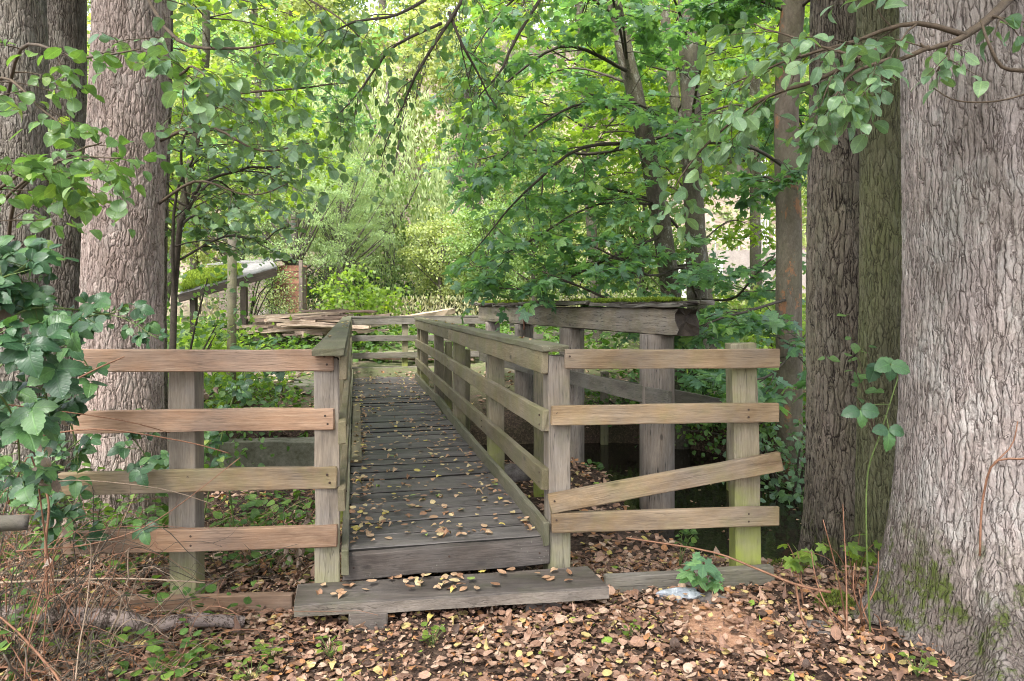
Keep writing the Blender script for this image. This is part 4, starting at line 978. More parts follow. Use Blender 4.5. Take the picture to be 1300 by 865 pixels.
def bgtree(kind, px, Y, sc_, mat, name, label, group, rz=None, dz=0):
    x = (px - 650) / F * Y; z = gz(x, Y) + dz; me, tm, zc = var[kind]
    root = empty(name, (x, Y, z), label, 'tree', group)
    root.scale = (sc_, sc_, sc_ * rng.uniform(.92, 1.1)); root.rotation_euler = (0, 0, rng.uniform(0, 6.28) if rz is None else rz)
    o = bpy.data.objects.new('crown', me); col.objects.link(o); o.parent = root; o.location = (0, 0, zc)
    o.material_slots[0].link = 'OBJECT'; o.material_slots[0].material = M[mat]
    t = bpy.data.objects.new('trunk', tm); col.objects.link(t); t.parent = root
    return root
G1 = 'trees at the foot of the slope'
for a in (('feather', 375, 21, .72, 'far_blue', 'robinia_tree', 'feathery blue-green tree beyond the shed'),
          ('feather', 432, 22.5, .66, 'far_blue', 'robinia_tree', 'feathery blue-green tree standing nearest the garden fence'),
          ('feather', 420, 25, .85, 'far_blue', 'robinia_tree', 'feathery blue-green tree at the left of the weeping tree'),
          ('feather', 300, 24, 1.0, 'far_a', 'robinia_tree', 'pale feathery tree high behind the wooden pole'),
          ('weep', 492, 27, 1.0, 'weep', 'weeping_tree', 'pale weeping tree with hanging yellow-green strands above the far railing'),
          ('weep', 440, 33, 1.15, 'weep', 'weeping_tree', 'second weeping tree farther back and more to the left'),
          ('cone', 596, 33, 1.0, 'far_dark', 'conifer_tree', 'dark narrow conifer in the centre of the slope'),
          ('cone', 660, 38, .9, 'far_b', 'conifer_tree', 'mid green conifer right of the dark narrow one'),
          ('round', 560, 24, .42, 'far_a', 'round_tree', 'small round pale tree above the far railing'),
          ('round', 625, 22, .46, 'far_b', 'round_tree', 'low round green tree left of the sluice beam top'),
          ('round', 700, 23, .5, 'far_a', 'round_tree', 'round pale tree straight above the sluice beam'),
          ('round', 790, 26, .55, 'far_y', 'round_tree', 'yellow-green round tree behind the leaning maple'),
          ('tall', 680, 18, .42, 'far_b', 'broadleaf_tree', 'slim mid green tree above the left end of the sluice beam'),
          ('round', 815, 18, .5, 'far_b', 'round_tree', 'round mid green tree between the leaning and the upright trunk'),
          ('round', 530, 30, .7, 'far_b', 'round_tree', 'mid green round tree right behind the weeping tree'),
          ('round', 70, 22, .9, 'far_b', 'round_tree', 'green tree seen in gaps between the left trunks'),
          ('tall', 190, 24, .9, 'far_y', 'broadleaf_tree', 'yellow-green tall tree left behind the lean-to'),
          ('tall', 250, 30, 1.0, 'far_a', 'broadleaf_tree', 'pale tall tree above the mossy lean-to'),
          ('tall', 1075, 22, .7, 'far_a', 'broadleaf_tree', 'pale tall tree glimpsed between the right trunks')):
    bgtree(*a, group=G1)
G2 = 'trees covering the far slope'
hz = []
for (Yr, n_, s_) in ((38, 9, .95), (46, 10, 1.15), (55, 10, 1.3), (66, 11, 1.5), (78, 11, 1.7)):
    for k in range(n_):
        hz.append((-120 + (k + rng.uniform(.1, .9)) * 1540 / n_, Yr + rng.uniform(-3, 3), s_ * rng.uniform(.8, 1.2)))
look = {'far_a': 'pale green', 'far_b': 'mid green', 'far_y': 'yellow-green', 'far_blue': 'blue-green'}
for (px, Y, s_) in hz:
    if 690 < px < 860 and Y < 50: continue
    kind = ['round', 'tall', 'cone', 'feather'][rng.choice(4, p=[.4, .35, .1, .15])]; mt = ['far_a', 'far_b', 'far_y', 'far_blue'][rng.choice(4, p=[.4, .2, .3, .1])]
    shp = {'round': 'round-crowned', 'tall': 'tall', 'cone': 'narrow conical', 'feather': 'feathery'}[kind]
    bgtree(kind, px, Y, s_, mt, 'slope_tree', '%s %s tree among the woods on the far slope' % (look[mt], shp), G2 + ', %s %s' % (look[mt], shp))

# shrubs along the foot of the slope
GS = 'shrubs along the back of the garden'
def shrub(px, Y, w, h, mat, label, T=T_FAR, size=.09, n=1800, name='shrub', group=GS, stems=9, nclump=26, trunkmat='twigdark'):
    x = (px - 650) / F * Y; z = gz(x, Y); root = empty(name, (x, Y, z), label, 'shrub', group)
    tb = MB(); L = Leaves(); cl = []
    for k in range(nclump):
        a_ = rng.uniform(0, 6.28); r = w * math.sqrt(rng.uniform(0, 1)); zz = h * rng.uniform(.15, 1) * (1 - .4 * (r / w) ** 2); cl.append(np.array([x + r * math.cos(a_), Y + r * math.sin(a_) * .7, z + zz]))
    for k, e in enumerate(cl[:stems]):
        s = np.array([x + rng.normal(0, w * .08), Y + rng.normal(0, w * .08), z - .05]); tube(tb, smooth_path([s, (s + e) / 2 + np.array([0, 0, h * .12]), e], 7), np.linspace(.02, .006, 7), 5, False)
    per = n // nclump; cw = .28 * w
    for e in cl:
        P = e + rng.normal(0, 1, (per, 3)) * np.array([cw, cw, cw * .55]); P[:, 2] = np.maximum(P[:, 2], z + .02)
        L.ext(P, rng.normal(0, .7, (per, 3)) + np.array([0, 0, -.2]), rng.normal(0, .5, (per, 3)) + np.array([0, -.2, .8]), size * rng.uniform(.6, 1.3, per))
    tb.obj('stem', M[trunkmat], root, True); L.obj('foliage', T, M[mat], root)
    return root
shrub(460, 18.5, .95, 1.7, 'maple_y', 'bright yellow-green maple shrub above the sawn timber', T_MAPLO, .11, 1500)
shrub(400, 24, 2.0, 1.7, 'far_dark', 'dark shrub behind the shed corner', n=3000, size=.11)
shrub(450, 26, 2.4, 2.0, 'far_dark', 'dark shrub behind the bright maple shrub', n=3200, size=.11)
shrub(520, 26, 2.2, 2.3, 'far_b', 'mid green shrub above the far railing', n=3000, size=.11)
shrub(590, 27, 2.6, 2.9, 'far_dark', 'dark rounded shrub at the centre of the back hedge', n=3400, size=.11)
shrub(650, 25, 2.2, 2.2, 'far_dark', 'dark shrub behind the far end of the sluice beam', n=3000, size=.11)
shrub(720, 24, 2.2, 1.7, 'far_a', 'pale green shrub behind the middle of the sluice beam', n=3000, size=.10)
shrub(790, 23, 2.0, 1.6, 'far_a', 'pale green shrub left of the leaning maple trunk', n=3000, size=.10)
shrub(318, 17.5, 1.0, 2.9, 'far_b', 'small-leaved shrub overhanging the shed roof', T_FAR, .05, 2600)
shrub(352, 18.9, .45, 1.9, 'far_a', 'pale small-leaved climber on the shed wall', T_FAR, .05, 1300)
shrub(235, 9.0, .8, 1.5, 'maple_y', 'yellow-green shrub under the dark sapling', T_MAPLO, .09, 900)
shrub(290, 10.0, .8, 1.1, 'maple_y', 'yellow-green shrub at the foot of the wooden pole', T_MAPLO, .08, 900)
shrub(60, 7.0, .9, 2.6, 'under', 'green shrub filling the gap between the left trunks', T_ROUND, .07, 1800)
shrub(215, 7.6, .8, 3.2, 'alder', 'leafy shrub right behind the broad pinkish trunk', T_ROUND, .065, 1600)
shrub(905, 14, 1.6, 1.5, 'far_y', 'sunlit yellow-green shrub beyond the sluice frame', T_MAPLO, .10, 2000)
shrub(1000, 12, 1.3, 1.4, 'maple_y', 'yellow-green shrub behind the peeling trunk foot', T_MAPLO, .10, 1500)
shrub(950, 8.9, .75, 1.1, 'maple', 'maple shrub leaning over the far bank', T_MAPLE, .10, 700)
shrub(880, 9.3, .6, .9, 'maple', 'maple seedling clump under the beam end', T_MAPLE, .09, 450)
shrub(1000, 6.9, .5, 1.15, 'alder_blue', 'round-leaved shrub hanging over the water beside the fence post', T_ROUND, .065, 700)
shrub(960, 8.2, .9, .8, 'under', 'low round-leaved bush on the far water edge', T_ROUND, .06, 1100)
shrub(740, 7.3, .18, .35, 'under', 'little green seedling at the foot of the second log post', T_OVAL, .07, 70, stems=5, nclump=8)
shrub(800, 9.6, .6, .6, 'under', 'low green plants on the bank below the sluice beam', T_ROUND, .06, 600)

# ------------------------------------------------------------------ undergrowth and litter
def scatter(n, x0, x1, y0, y1, keep=None):
    x = rng.uniform(x0, x1, n); y = rng.uniform(y0, y1, n)
    if keep is not None: k = keep(x, y); x, y = x[k], y[k]
    return x, y, height(x, y)
def litter(n, x0, x1, y0, y1, smin, smax, T, keep=None, zl=.03, tilt=.26):
    x, y, z = scatter(n, x0, x1, y0, y1, keep)
    k = z > WATER_Z - .02; x, y, z = x[k], y[k], z[k]; m = len(x)
    P = np.stack([x, y, z + .004 + zl * rng.random(m) ** 1.5], 1)
    a_ = rng.uniform(0, 6.28, m); D = np.stack([np.cos(a_), np.sin(a_), rng.normal(0, .22, m)], 1)
    Nn = rng.normal(0, tilt, (m, 3)) + np.array([0, 0, 1.0]); flip = rng.random(m) < .35; Nn[flip] *= -1
    P[flip, 2] += .008
    return P, D, Nn, rng.uniform(smin, smax, m) * np.where(rng.random(m) < .12, 1.35, 1)
sand = lambda x, y: ((((x - .93) * 4.6) ** 2 + ((y - 3.18) * 3.2) ** 2) > .7) | (rng.random(len(x)) < .2)
L = Leaves()
dens = lambda x, y: sand(x, y) & ((vnoise(x * 2.3 + 5, y * 2.3) > .42) | (rng.random(len(x)) < .33))
L.ext(*litter(23000, -2.6, 2.6, 2.45, 4.3, .014, .044, T_DEAD, keep=dens, tilt=.24))
L.ext(*litter(1500, -2.6, 2.6, 2.45, 4.3, .042, .062, T_DEAD, keep=sand, tilt=.2, zl=.035))
L.ext(*litter(14000, -2.6, 2.6, 2.45, 4.0, .007, .020, T_DEAD, keep=sand, zl=.012, tilt=.6))
L.ext(*litter(5500, -3.2, 1.9, 4.3, 7.2, .035, .06, T_DEAD))
L.ext(*litter(2500, -5, 5, 7.2, 12, .05, .08, T_DEAD))
tag(L.obj('leaf_litter', T_LIT, M['litter'], origin=(0, 3, 0)), 'brown and yellow fallen leaves covering the earth', 'leaf litter', kind='stuff')
# leaves on the deck, step and rails
L = Leaves()
m = 1000
s = np.concatenate([rng.uniform(.02, .96, m - 190), rng.beta(1, 4, 110) * .9 + .02, 1 - rng.beta(1.0, 5, 80) * .8 - .03]); s = np.clip(s, .03, .94)
t = 8.6 * rng.random(m) ** 1.25 + .06
keep_ = (vnoise(s * 4 + 3, t * 2.2) > .42) | (rng.random(m) < .4); s, t = s[keep_], t[keep_]
P = np.array([B(a_, b_, DZ + .008 + .012 * rng.random()) for a_, b_ in zip(s, t)])
def flat_leaves(L, P, smin, smax):
    m = len(P); a_ = rng.uniform(0, 6.28, m)
    L.ext(P, np.stack([np.cos(a_), np.sin(a_), rng.normal(0, .10, m)], 1), rng.normal(0, .16, (m, 3)) + np.array([0, 0, 1.0]), rng.uniform(smin, smax, m))
flat_leaves(L, P, .022, .052)
P = np.array([B(a_, b_, DZ + .02 + .03 * rng.random()) for a_, b_ in zip(rng.uniform(.03, .15, 150), rng.uniform(.15, 6, 150))]); flat_leaves(L, P, .03, .05)
f1, f2 = rng.uniform(.05, .95, 48), rng.uniform(.25, .97, 48); f1 = np.where(rng.random(48) < .5, rng.normal(.47, .09, 48), f1); f1 = np.clip(f1, .03, .97)
P = np.array([np.append(FL + (FR - FL) * a_ + ((BL + (BR - BL) * a_) - (FL + (FR - FL) * a_)) * b_, .131 + .01 * rng.random()) for a_, b_ in zip(f1, f2)]); flat_leaves(L, P, .03, .055)
P = np.array([B(RS - .03 + rng.uniform(-.05, .05), t_, 1.249) for t_ in rng.uniform(.5, 7, 16)] + [B(-.085 + rng.uniform(-.05, .05), t_, 1.25) for t_ in rng.uniform(0, 6, 12)]); flat_leaves(L, P, .025, .045)
tag(L.obj('fallen_leaves', T_LIT, M['deckleaf'], origin=(0, 3, .26)), 'tan and yellow leaves scattered on the bridge planks and step', 'fallen leaves', kind='stuff')
# undergrowth masses
L = Leaves()
def under(L, n, x0, x1, y0, y1, h, size, thr=.5, fs=1.3):
    x, y, z = scatter(n, x0, x1, y0, y1, lambda x, y: vnoise(x * fs + 31, y * fs + 5) > thr)
    s_ = (x - D0[0]) * U[0] + (y - D0[1]) * U[1]; t_ = (x - D0[0]) * V_[0] + (y - D0[1]) * V_[1]
    onb = ((s_ > -.12) & (s_ < 1.15) & (t_ > -.2) & (t_ < 9.2)) | ((s_ > -.1) & (s_ < 3.5) & (t_ > 7.9) & (t_ < 9.2))
    k = (z > WATER_Z - .05) & ~onb; x, y, z = x[k], y[k], z[k]; m = len(x)
    P = np.stack([x, y, z + h * rng.random(m) ** 1.3], 1)
    L.ext(P, rng.normal(0, 1, (m, 3)) * np.array([1, 1, .4]), rng.normal(0, .35, (m, 3)) + np.array([0, 0, 1.0]), size * rng.uniform(.5, 1.3, m))
under(L, 2600, -3.4, -1.0, 3.7, 6.0, .28, .055, .45)
under(L, 5000, -6, -1.5, 8.0, 12, .35, .07, .35)
under(L, 12000, -8, 1.5, 12, 19, .35, .10, .42, .9)
under(L, 2500, 1.5, 6.5, 8.2, 11, .30, .07, .35)
under(L, 5000, 1.5, 9, 11, 18, .4, .11, .4)
under(L, 500, -5.0, -2.9, 3.0, 5.5, .5, .07, .3)
under(L, 900, -2.3, -1.0, 2.55, 3.25, .22, .045, .45, 3.0)
under(L, 900, -2.9, -1.9, 3.5, 4.4, .5, .05, .35, 3.0)
tag(L.obj('undergrowth', T_ROUND, M['under'], origin=(0, 8, 0)), 'low mixed green plants on the stream banks and garden floor', 'undergrowth', kind='stuff')
L = Leaves()
under(L, 9000, -9, 6, 19, 25, .75, .16, .3, .7)
for i in range(len(L.D)): pass
L.D = [np.array([d[0] * .4, d[1] * .4, 1.0]) for d in L.D]
tag(L.obj('dry_weeds', T_NAR, M['drygrass'], origin=(0, 22, .8)), 'pale dry weeds at the foot of the back shrubs', 'weeds', kind='stuff')
# small bright seedlings in the foreground
GW = 'green seedlings among the fallen leaves'
for i, (px, py, Y, w_, n_) in enumerate(((548, 800, 2.98, .05, 12), (420, 815, 2.95, .05, 12), (345, 822, 2.9, .06, 14), (250, 830, 2.85, .10, 26), (120, 800, 2.9, .14, 40), (800, 808, 3.0, .04, 9), (1165, 856, 2.75, .07, 14), (230, 858, 2.75, .10, 22), (320, 858, 2.75, .08, 16))):
    x = (px - 650) / F * Y; z = gz(x, Y); root = empty('seedling', (x, Y, z), None, 'seedling', GW)
    root['label'] = ['small clover-leaved seedling in front of the step support block', 'small seedling in the litter left below the step', 'pair of round seedlings near the end of the fallen branch', 'green seedling patch under the fallen branch', 'wide green seedling patch among the dead stems', 'tiny lobed seedling right below the step end', 'bright seedling at the foot of the massive trunk', 'green seedling patch at the bottom edge left of the branch end', 'bright round-leaved seedlings at the bottom edge below the step'][i]
    L = Leaves(); tb = MB()
    for k in range(n_):
        a_ = rng.uniform(0, 6.28); r = w_ * math.sqrt(rng.random()); hgt = rng.uniform(.02, .07)
        p = np.array([x + r * math.cos(a_), Y + r * math.sin(a_), z + hgt + .02]); tube(tb, [[x, Y, z], [(x + p[0]) / 2, (Y + p[1]) / 2, z + hgt * .8], p], [.0018, .0014, .001], 4, False)
        L.add(p, np.array([math.cos(a_), math.sin(a_), .1]), np.array([0, -.2, 1.0]) + rv(.3), rng.uniform(.018, .036))
    tb.obj('stem', M['stem_green'], root, True); L.obj('foliage', T_ROUND, M['maple_y'], root)
# bigger plants near the right fence and trunks
def sprig(name, label, base, pts, size, T, mat, stem, nleaf=6, cat='plant', r=.003):
    root = empty(name, base, label, cat); tb = MB(); L = Leaves()
    for e in pts:
        path = smooth_path([base, (base + e) / 2 + np.array([0, 0, .06]), e], 8); tube(tb, path, np.linspace(r, r * .5, 8), 5, False)
        for k in range(nleaf):
            i = 3 + int(rng.integers(0, 5)); sdv = unit(rv() * np.array([1, 1, .3])); L.add(path[i] + sdv * .01, sdv + np.array([0, 0, -.1]), np.array([0, -.5, .9]) + rv(.3), size * rng.uniform(.6, 1.2))
    tb.obj('stem', M[stem], root, True); L.obj('foliage', T, M[mat], root); return root
b0 = W(893, 755, 3.5); b0[2] = gz(b0[0], b0[1])
sprig('maple_seedling', 'maple seedling with lobed leaves at the base board of the right fence', b0, [W(875, 705, 3.45), W(905, 735, 3.42), W(893, 715, 3.4), W(918, 745, 3.42), W(870, 725, 3.4)], .075, T_MAPLE, 'maple', 'stem_red', 4)
b0 = W(862, 690, 4.0); b0[2] = gz(b0[0], b0[1])
sprig('fern', 'small green fern sprig behind the lowest right rail', b0, [W(868, 672, 4.0), W(885, 676, 4.0), W(878, 668, 4.05)], .035, T_OVAL, 'under', 'stem_green', 12, 'fern')
b0 = W(1105, 790, 3.1); b0[2] = gz(b0[0], b0[1]) - .02
root = empty('bramble_shoot', b0, 'upright green thorny bramble shoot with dark leaves before the greenish trunk', 'bramble'); tb = MB(); L = Leaves()
pth = smooth_path([b0, W(1100, 680, 3.0), W(1102, 600, 2.98), W(1118, 550, 2.95), W(1140, 480, 2.9)], 24); tube(tb, pth, np.linspace(.0042, .0022, 24), 7)
for i in range(2, 22):
    dv = unit(rv() * np.array([1, .4, .3])); tube(tb, [pth[i], pth[i] + dv * .012], [.002, .0003], 4, False)
for e, n_ in ((W(1092, 520, 2.8), 3), (W(1128, 545, 2.82), 3), (W(1130, 462, 2.9), 3), (W(1112, 460, 2.95), 2)):
    i = int(np.argmin(np.linalg.norm(pth - e, axis=1))); tube(tb, smooth_path([pth[i], (pth[i] + e) / 2 + np.array([0, 0, .01]), e], 5), [.002] * 5, 4, False)
    for k in range(n_):
        a_ = -1.3 + k * 1.3 + rng.normal(0, .2); L.add(e, np.array([math.sin(a_) * -1, -.2, -math.cos(a_) * .8]), np.array([.1, -1, .5]) + rv(.15), .085 * rng.uniform(.8, 1.1))
tb.obj('stem', M['stem_green'], root, True); L.obj('foliage', T_BRAM, M['bramble'], root)
b0 = W(1112, 560, 4.1)
sprig('leafy_shoot', 'thin leafy shoot with round leaves crossing the dark furrowed trunk', b0, [W(1075, 400, 4.0), W(1050, 455, 3.95), W(1085, 470, 4.0), W(1065, 420, 3.9), W(1100, 440, 4.0)], .062, T_ROUND, 'alder', 'twig', 4)
b0 = W(1085, 730, 3.6); b0[2] = gz(b0[0], b0[1])
sprig('maple_seedling', 'cluster of maple seedling leaves at the foot of the greenish trunk', b0, [W(1045, 690, 3.55), W(1070, 684, 3.5), W(1110, 690, 3.5), W(1092, 676, 3.55), W(1020, 700, 3.6)], .075, T_MAPLE, 'maple_y', 'stem_red', 3)
b0 = W(1020, 745, 3.4); b0[2] = gz(b0[0], b0[1])
sprig('maple_seedling', 'single yellow-green seedling left of the dry shoots', b0, [W(1000, 690, 3.4), W(1012, 700, 3.4)], .06, T_MAPLE, 'maple_y', 'stem_red', 3)
# dead red stems at the foot of the right trees
root = empty('dead_shoots', W(1080, 780, 3.2), 'thin dry reddish shoots sprouting at the foot of the right trees', 'dead shoots'); tb = MB()
for (px, py, ex, ey) in ((1075, 790, 1070, 640), (1080, 800, 1012, 735), (1085, 790, 1115, 700), (1100, 800, 1085, 715), (1065, 790, 1030, 700), (1095, 800, 1100, 735), (1110, 810, 1090, 745), (1075, 780, 1045, 660), (1120, 830, 1110, 780), (1060, 800, 1040, 760), (1090, 810, 1140, 800)):
    a = W(px, py, 3.15 + rng.uniform(-.1, .1)); a[2] = gz(a[0], a[1]); e = W(ex, ey, 3.1 + rng.uniform(-.15, .15)); tube(tb, smooth_path([a, (a + e) / 2 + rv(.02), e], 8), np.linspace(.0045, .002, 8), 5, True)
tb.obj('stem', M['stem_red'], root, True)
root = empty('dry_runner', W(1212, 720, 2.75), 'dry orange bramble runner leaning on the massive trunk', 'bramble'); tb = MB()
tube(tb, smooth_path([W(1244, 706, 2.55), W(1247, 640, 2.55), W(1262, 588, 2.5), W(1305, 582, 2.45), W(1340, 570, 2.4)], 14), np.linspace(.004, .004, 14), 5)
tube(tb, smooth_path([W(1262, 588, 2.5), W(1285, 565, 2.5), W(1292, 535, 2.5)], 6), np.linspace(.003, .002, 6), 5)
tb.obj('stem', M['stem_red'], root, True)
# moss cushions on the roots
def cushion(x, y, z, r, h, label, n=900):
    L = Leaves(); a_ = rng.uniform(0, 6.28, n); rr = r * np.sqrt(rng.random(n)); zz = h * np.sqrt(np.clip(1 - (rr / r) ** 2, 0, 1))
    P = np.stack([x + rr * np.cos(a_), y + rr * np.sin(a_) * .7, z + zz], 1); L.ext(P, rng.normal(0, .5, (n, 3)) + np.array([0, 0, 1.0]), rng.normal(0, 1, (n, 3)), rng.uniform(.012, .03, n))
    tag(L.obj('moss_cushion', T_NAR, M['moss_l2'], origin=(x, y, z)), label, 'moss', 'moss cushions by the tree roots')
for (px, Y, r, h, lb) in ((1060, 3.35, .10, .09, 'moss cushion on a low hump among the dry shoots'), (1010, 4.0, .16, .06, 'moss on the bank edge left of the dark trunk'), (1100, 3.9, .14, .16, 'moss at the foot of the greenish trunk')):
    x = (px - 650) / F * Y; cushion(x, Y, gz(x, Y) - .01, r, h, lb)
def lump(name, c, r, mat, label, cat, sq=(1, .8, .6), seed=0, rough=.25):
    import bmesh
    bm = bmesh.new(); bmesh.ops.create_icosphere(bm, subdivisions=4, radius=1); rs = np.random.default_rng(seed); o_ = rs.uniform(0, 50, 3)
    for v in bm.verts:
        d = 1 + rough * (vnoise(np.array([v.co.x * 1.7 + o_[0]]), np.array([v.co.y * 1.7 + v.co.z * 1.3 + o_[1]]))[0] - .5) * 2 + rough * .4 * (vnoise(np.array([v.co.x * 5 + o_[0]]), np.array([v.co.z * 5 + v.co.y * 3]))[0] - .5)
        v.co = Vector((v.co.x * sq[0] * r * d, v.co.y * sq[1] * r * d, v.co.z * sq[2] * r * d))
    me = bpy.data.meshes.new(name); bm.to_mesh(me); bm.free(); me.materials.append(mat); me.polygons.foreach_set('use_smooth', [True] * len(me.polygons))
    return tag(link(name, me, None, c), label, cat)
L = Leaves(); x = rng.uniform(1.2, 4.5, 90); y = rng.uniform(4.8, 8.2, 90); P = np.stack([x, y, np.full(90, WATER_Z + .004)], 1); flat_leaves(L, P, .02, .045)
tag(L.obj('floating_leaves', T_LIT, M['deckleaf'], origin=(2.5, 6, WATER_Z)), 'few small leaves floating on the dark stream', 'floating leaves', kind='stuff')
x = (862 - 650) / F * 3.48; lump('plastic_sheet', (x, 3.48, gz(x, 3.48) + .01), .07, M['plastic'], 'crumpled pale plastic sheet half buried at the right base board', 'plastic sheet', (1.3, .7, .55), 2, .7)
x = (905 - 650) / F * 3.42; lump('stone', (x, 3.42, gz(x, 3.42) + .0), .065, M['stone'], 'dark stone right of the crumpled plastic sheet', 'stone', (1.1, .8, .6), 3)
x = (1040 - 650) / F * 3.15; lump('stone', (x, 3.15, gz(x, 3.15) - .03), .10, M['stone'], 'reddish brown stone below the mossy hump', 'stone', (1.2, .8, .6), 5)
x = (650 - 650) / F * 6.4; lump('stone', (.02, 6.4, gz(.02, 6.4)), .17, M['stone'], 'grey stone lying under the bridge railing', 'stone', (1.2, .8, .6), 8)

# ------------------------------------------------------------------ fallen branch, cut log
M['flaky'] = plain('flaky', (.04, .026, .02), (.24, .19, .17), 16, .9, 1.0, .02, rp=(.45, .53))
root = empty('fallen_branch', W(150, 790, 3.02), 'thick fallen branch with flaking grey bark in front of the left fence', 'branch'); tb = MB()
pa = smooth_path([W(-60, 782, 2.95), W(60, 782, 2.97), W(150, 787, 3.0), W(190, 796, 3.02), W(240, 787, 3.06), W(310, 790, 3.14)], 40)
pa = smooth_path(pa, 160); tube(tb, pa, np.interp(np.linspace(0, 1, 160), [0, .5, .6, 1], [.042, .036, .031, .024]) * (1 + .16 * (vnoise(np.arange(160) * .21, np.zeros(160)) - .5)), 28, True, jit=.035)
tb.obj('stem', M['flaky'], root, True)
tb = MB(); tube(tb, smooth_path([W(165, 782, 2.96), W(180, 794, 2.965), W(200, 798, 2.985), W(215, 795, 3.0)], 8), [.014, .026, .026, .012], 10) if False else None
root = empty('cut_log', W(10, 664, 2.7), 'cut grey log end sticking in from the left edge', 'log'); tb = MB()
tube(tb, smooth_path([W(-120, 668, 2.6), W(-30, 666, 2.7), W(36, 663, 2.78)], 12), [.030] * 12, 16, True, jit=.02); tb.obj('stem', M['oldboard'], root, True)

# ------------------------------------------------------------------ bramble thicket at left
root = empty('bramble_thicket', (-1.9, 2.9, 0), 'tangled bramble thicket with large dark leaves and dry canes at the left edge', 'bramble')
dead = MB(); pale = MB(); grn = MB(); brn = MB(); L = Leaves()
for k in range(560):
    Y = rng.uniform(2.55, 3.25) if rng.random() < .6 else rng.uniform(3.5, 4.3); px = rng.uniform(-60, 230) if k % 3 else rng.uniform(-60, 110)
    a = np.array([(px - 650) / F * Y, Y, 0]); a[2] = gz(a[0], a[1])
    hx = rng.normal(.05, .22); hh = rng.uniform(.05, .75) * (1.0 if px < 150 else .5)
    e = a + np.array([hx * 1.5, rng.normal(0, .12), hh * rng.uniform(.0, 1)]); e[2] = max(e[2], gz(e[0], e[1]) + .01)
    if e[1] < 2.45: e[1] = 2.5
    mid = (a + e) / 2 + np.array([rng.normal(0, .06), rng.normal(0, .05), hh * rng.uniform(.1, .5)])
    pth = smooth_path([a, mid, e], 12); pth[1:-1] += np.cumsum(rng.normal(0, .006, (10, 3)), 0); r_ = rng.choice([.0016, .0022, .003, .005], p=[.4, .35, .2, .05])
    mb_ = (dead, pale, brn, brn, brn, dead)[rng.integers(0, 6)]
    tube(mb_, pth, np.linspace(r_, r_ * .45, 12), 5, False)
    if rng.random() < .5:
        i = int(rng.integers(3, 10)); q2 = pth[i] + rv(.07) + np.array([0, 0, .04]); tube(mb_, smooth_path([pth[i], (pth[i] + q2) / 2 + rv(.01), q2], 6), np.linspace(r_ * .6, r_ * .3, 6), 4, False)
for (P_, r, m_) in (([W(20, 560, 2.8), W(120, 545, 2.9), W(230, 560, 3.0), W(292, 576, 3.1)], .004, dead), ([W(-30, 510, 2.6), W(60, 520, 2.8), W(160, 535, 3.0), W(216, 550, 3.2)], .003, dead),
                    ([W(20, 700, 2.9), W(120, 690, 3.05), W(200, 660, 3.15), W(305, 581, 3.2)], .0035, dead), ([W(20, 625, 2.7), W(90, 610, 2.9), W(200, 620, 3.1), W(270, 640, 3.2)], .003, pale),
                    ([W(0, 740, 2.9), W(90, 736, 3.0), W(175, 735, 3.05), W(260, 740, 3.1)], .005, pale), ([W(-20, 400, 2.4), W(40, 410, 2.5), W(75, 432, 2.6)], .005, pale),
                    ([W(100, 480, 2.8), W(130, 465, 2.85), W(158, 453, 2.9)], .0045, dead), ([W(10, 640, 2.5), W(40, 580, 2.5), W(60, 700, 2.6), W(75, 780, 2.8)], .0035, dead),
                    ([W(60, 760, 2.8), W(58, 690, 2.8), W(62, 640, 2.8), W(50, 600, 2.8)], .006, dead)):
    tube(m_, smooth_path(P_, 16), np.linspace(r, r * .6, 16), 6)
def trifol(p, d, n_, s):
    d = unit(d); sdv = unit(np.cross(d, n_))
    L.add(p, d, n_ + rv(.15), s)
    for q_ in (-1, 1):
        L.add(p - d * .005, d * .35 + sdv * q_, n_ + rv(.2), s * .85)
        if rng.random() < .4: L.add(p - d * .03, -d * .3 + sdv * q_, n_ + rv(.2), s * .7)
canes = [[(-90, 700, 2.4), (-50, 480, 2.3), (20, 400, 2.3), (80, 392, 2.4), (140, 400, 2.6)], [(-90, 600, 2.4), (-40, 400, 2.2), (20, 345, 2.3), (60, 335, 2.5)],
         [(-110, 640, 2.3), (-60, 470, 2.1), (0, 430, 2.15), (50, 470, 2.3), (62, 530, 2.5)], [(-110, 760, 2.4), (-60, 560, 2.2), (-10, 500, 2.2), (20, 540, 2.3), (25, 600, 2.5)],
         [(-90, 760, 2.6), (-30, 520, 2.7), (30, 440, 2.9), (90, 440, 3.05), (120, 480, 3.1)], [(-60, 800, 2.6), (20, 640, 3.3), (100, 560, 3.6), (150, 540, 3.8), (200, 600, 3.9)],
         [(-60, 640, 2.9), (20, 600, 3.0), (70, 640, 3.1), (90, 690, 3.2)], [(-60, 500, 3.6), (60, 420, 3.8), (140, 400, 3.9), (200, 430, 3.9)], [(300, 730, 4.1), (290, 620, 4.0), (250, 560, 3.9), (210, 590, 3.7)],
         [(250, 700, 4.0), (280, 560, 4.0), (310, 470, 4.0), (340, 440, 3.9), (365, 470, 3.8)], [(-110, 430, 2.3), (-50, 350, 2.3), (0, 330, 2.4), (30, 360, 2.5)],
         [(-60, 720, 2.8), (-10, 560, 2.9), (40, 520, 3.0), (85, 530, 3.1), (100, 590, 3.1)]]
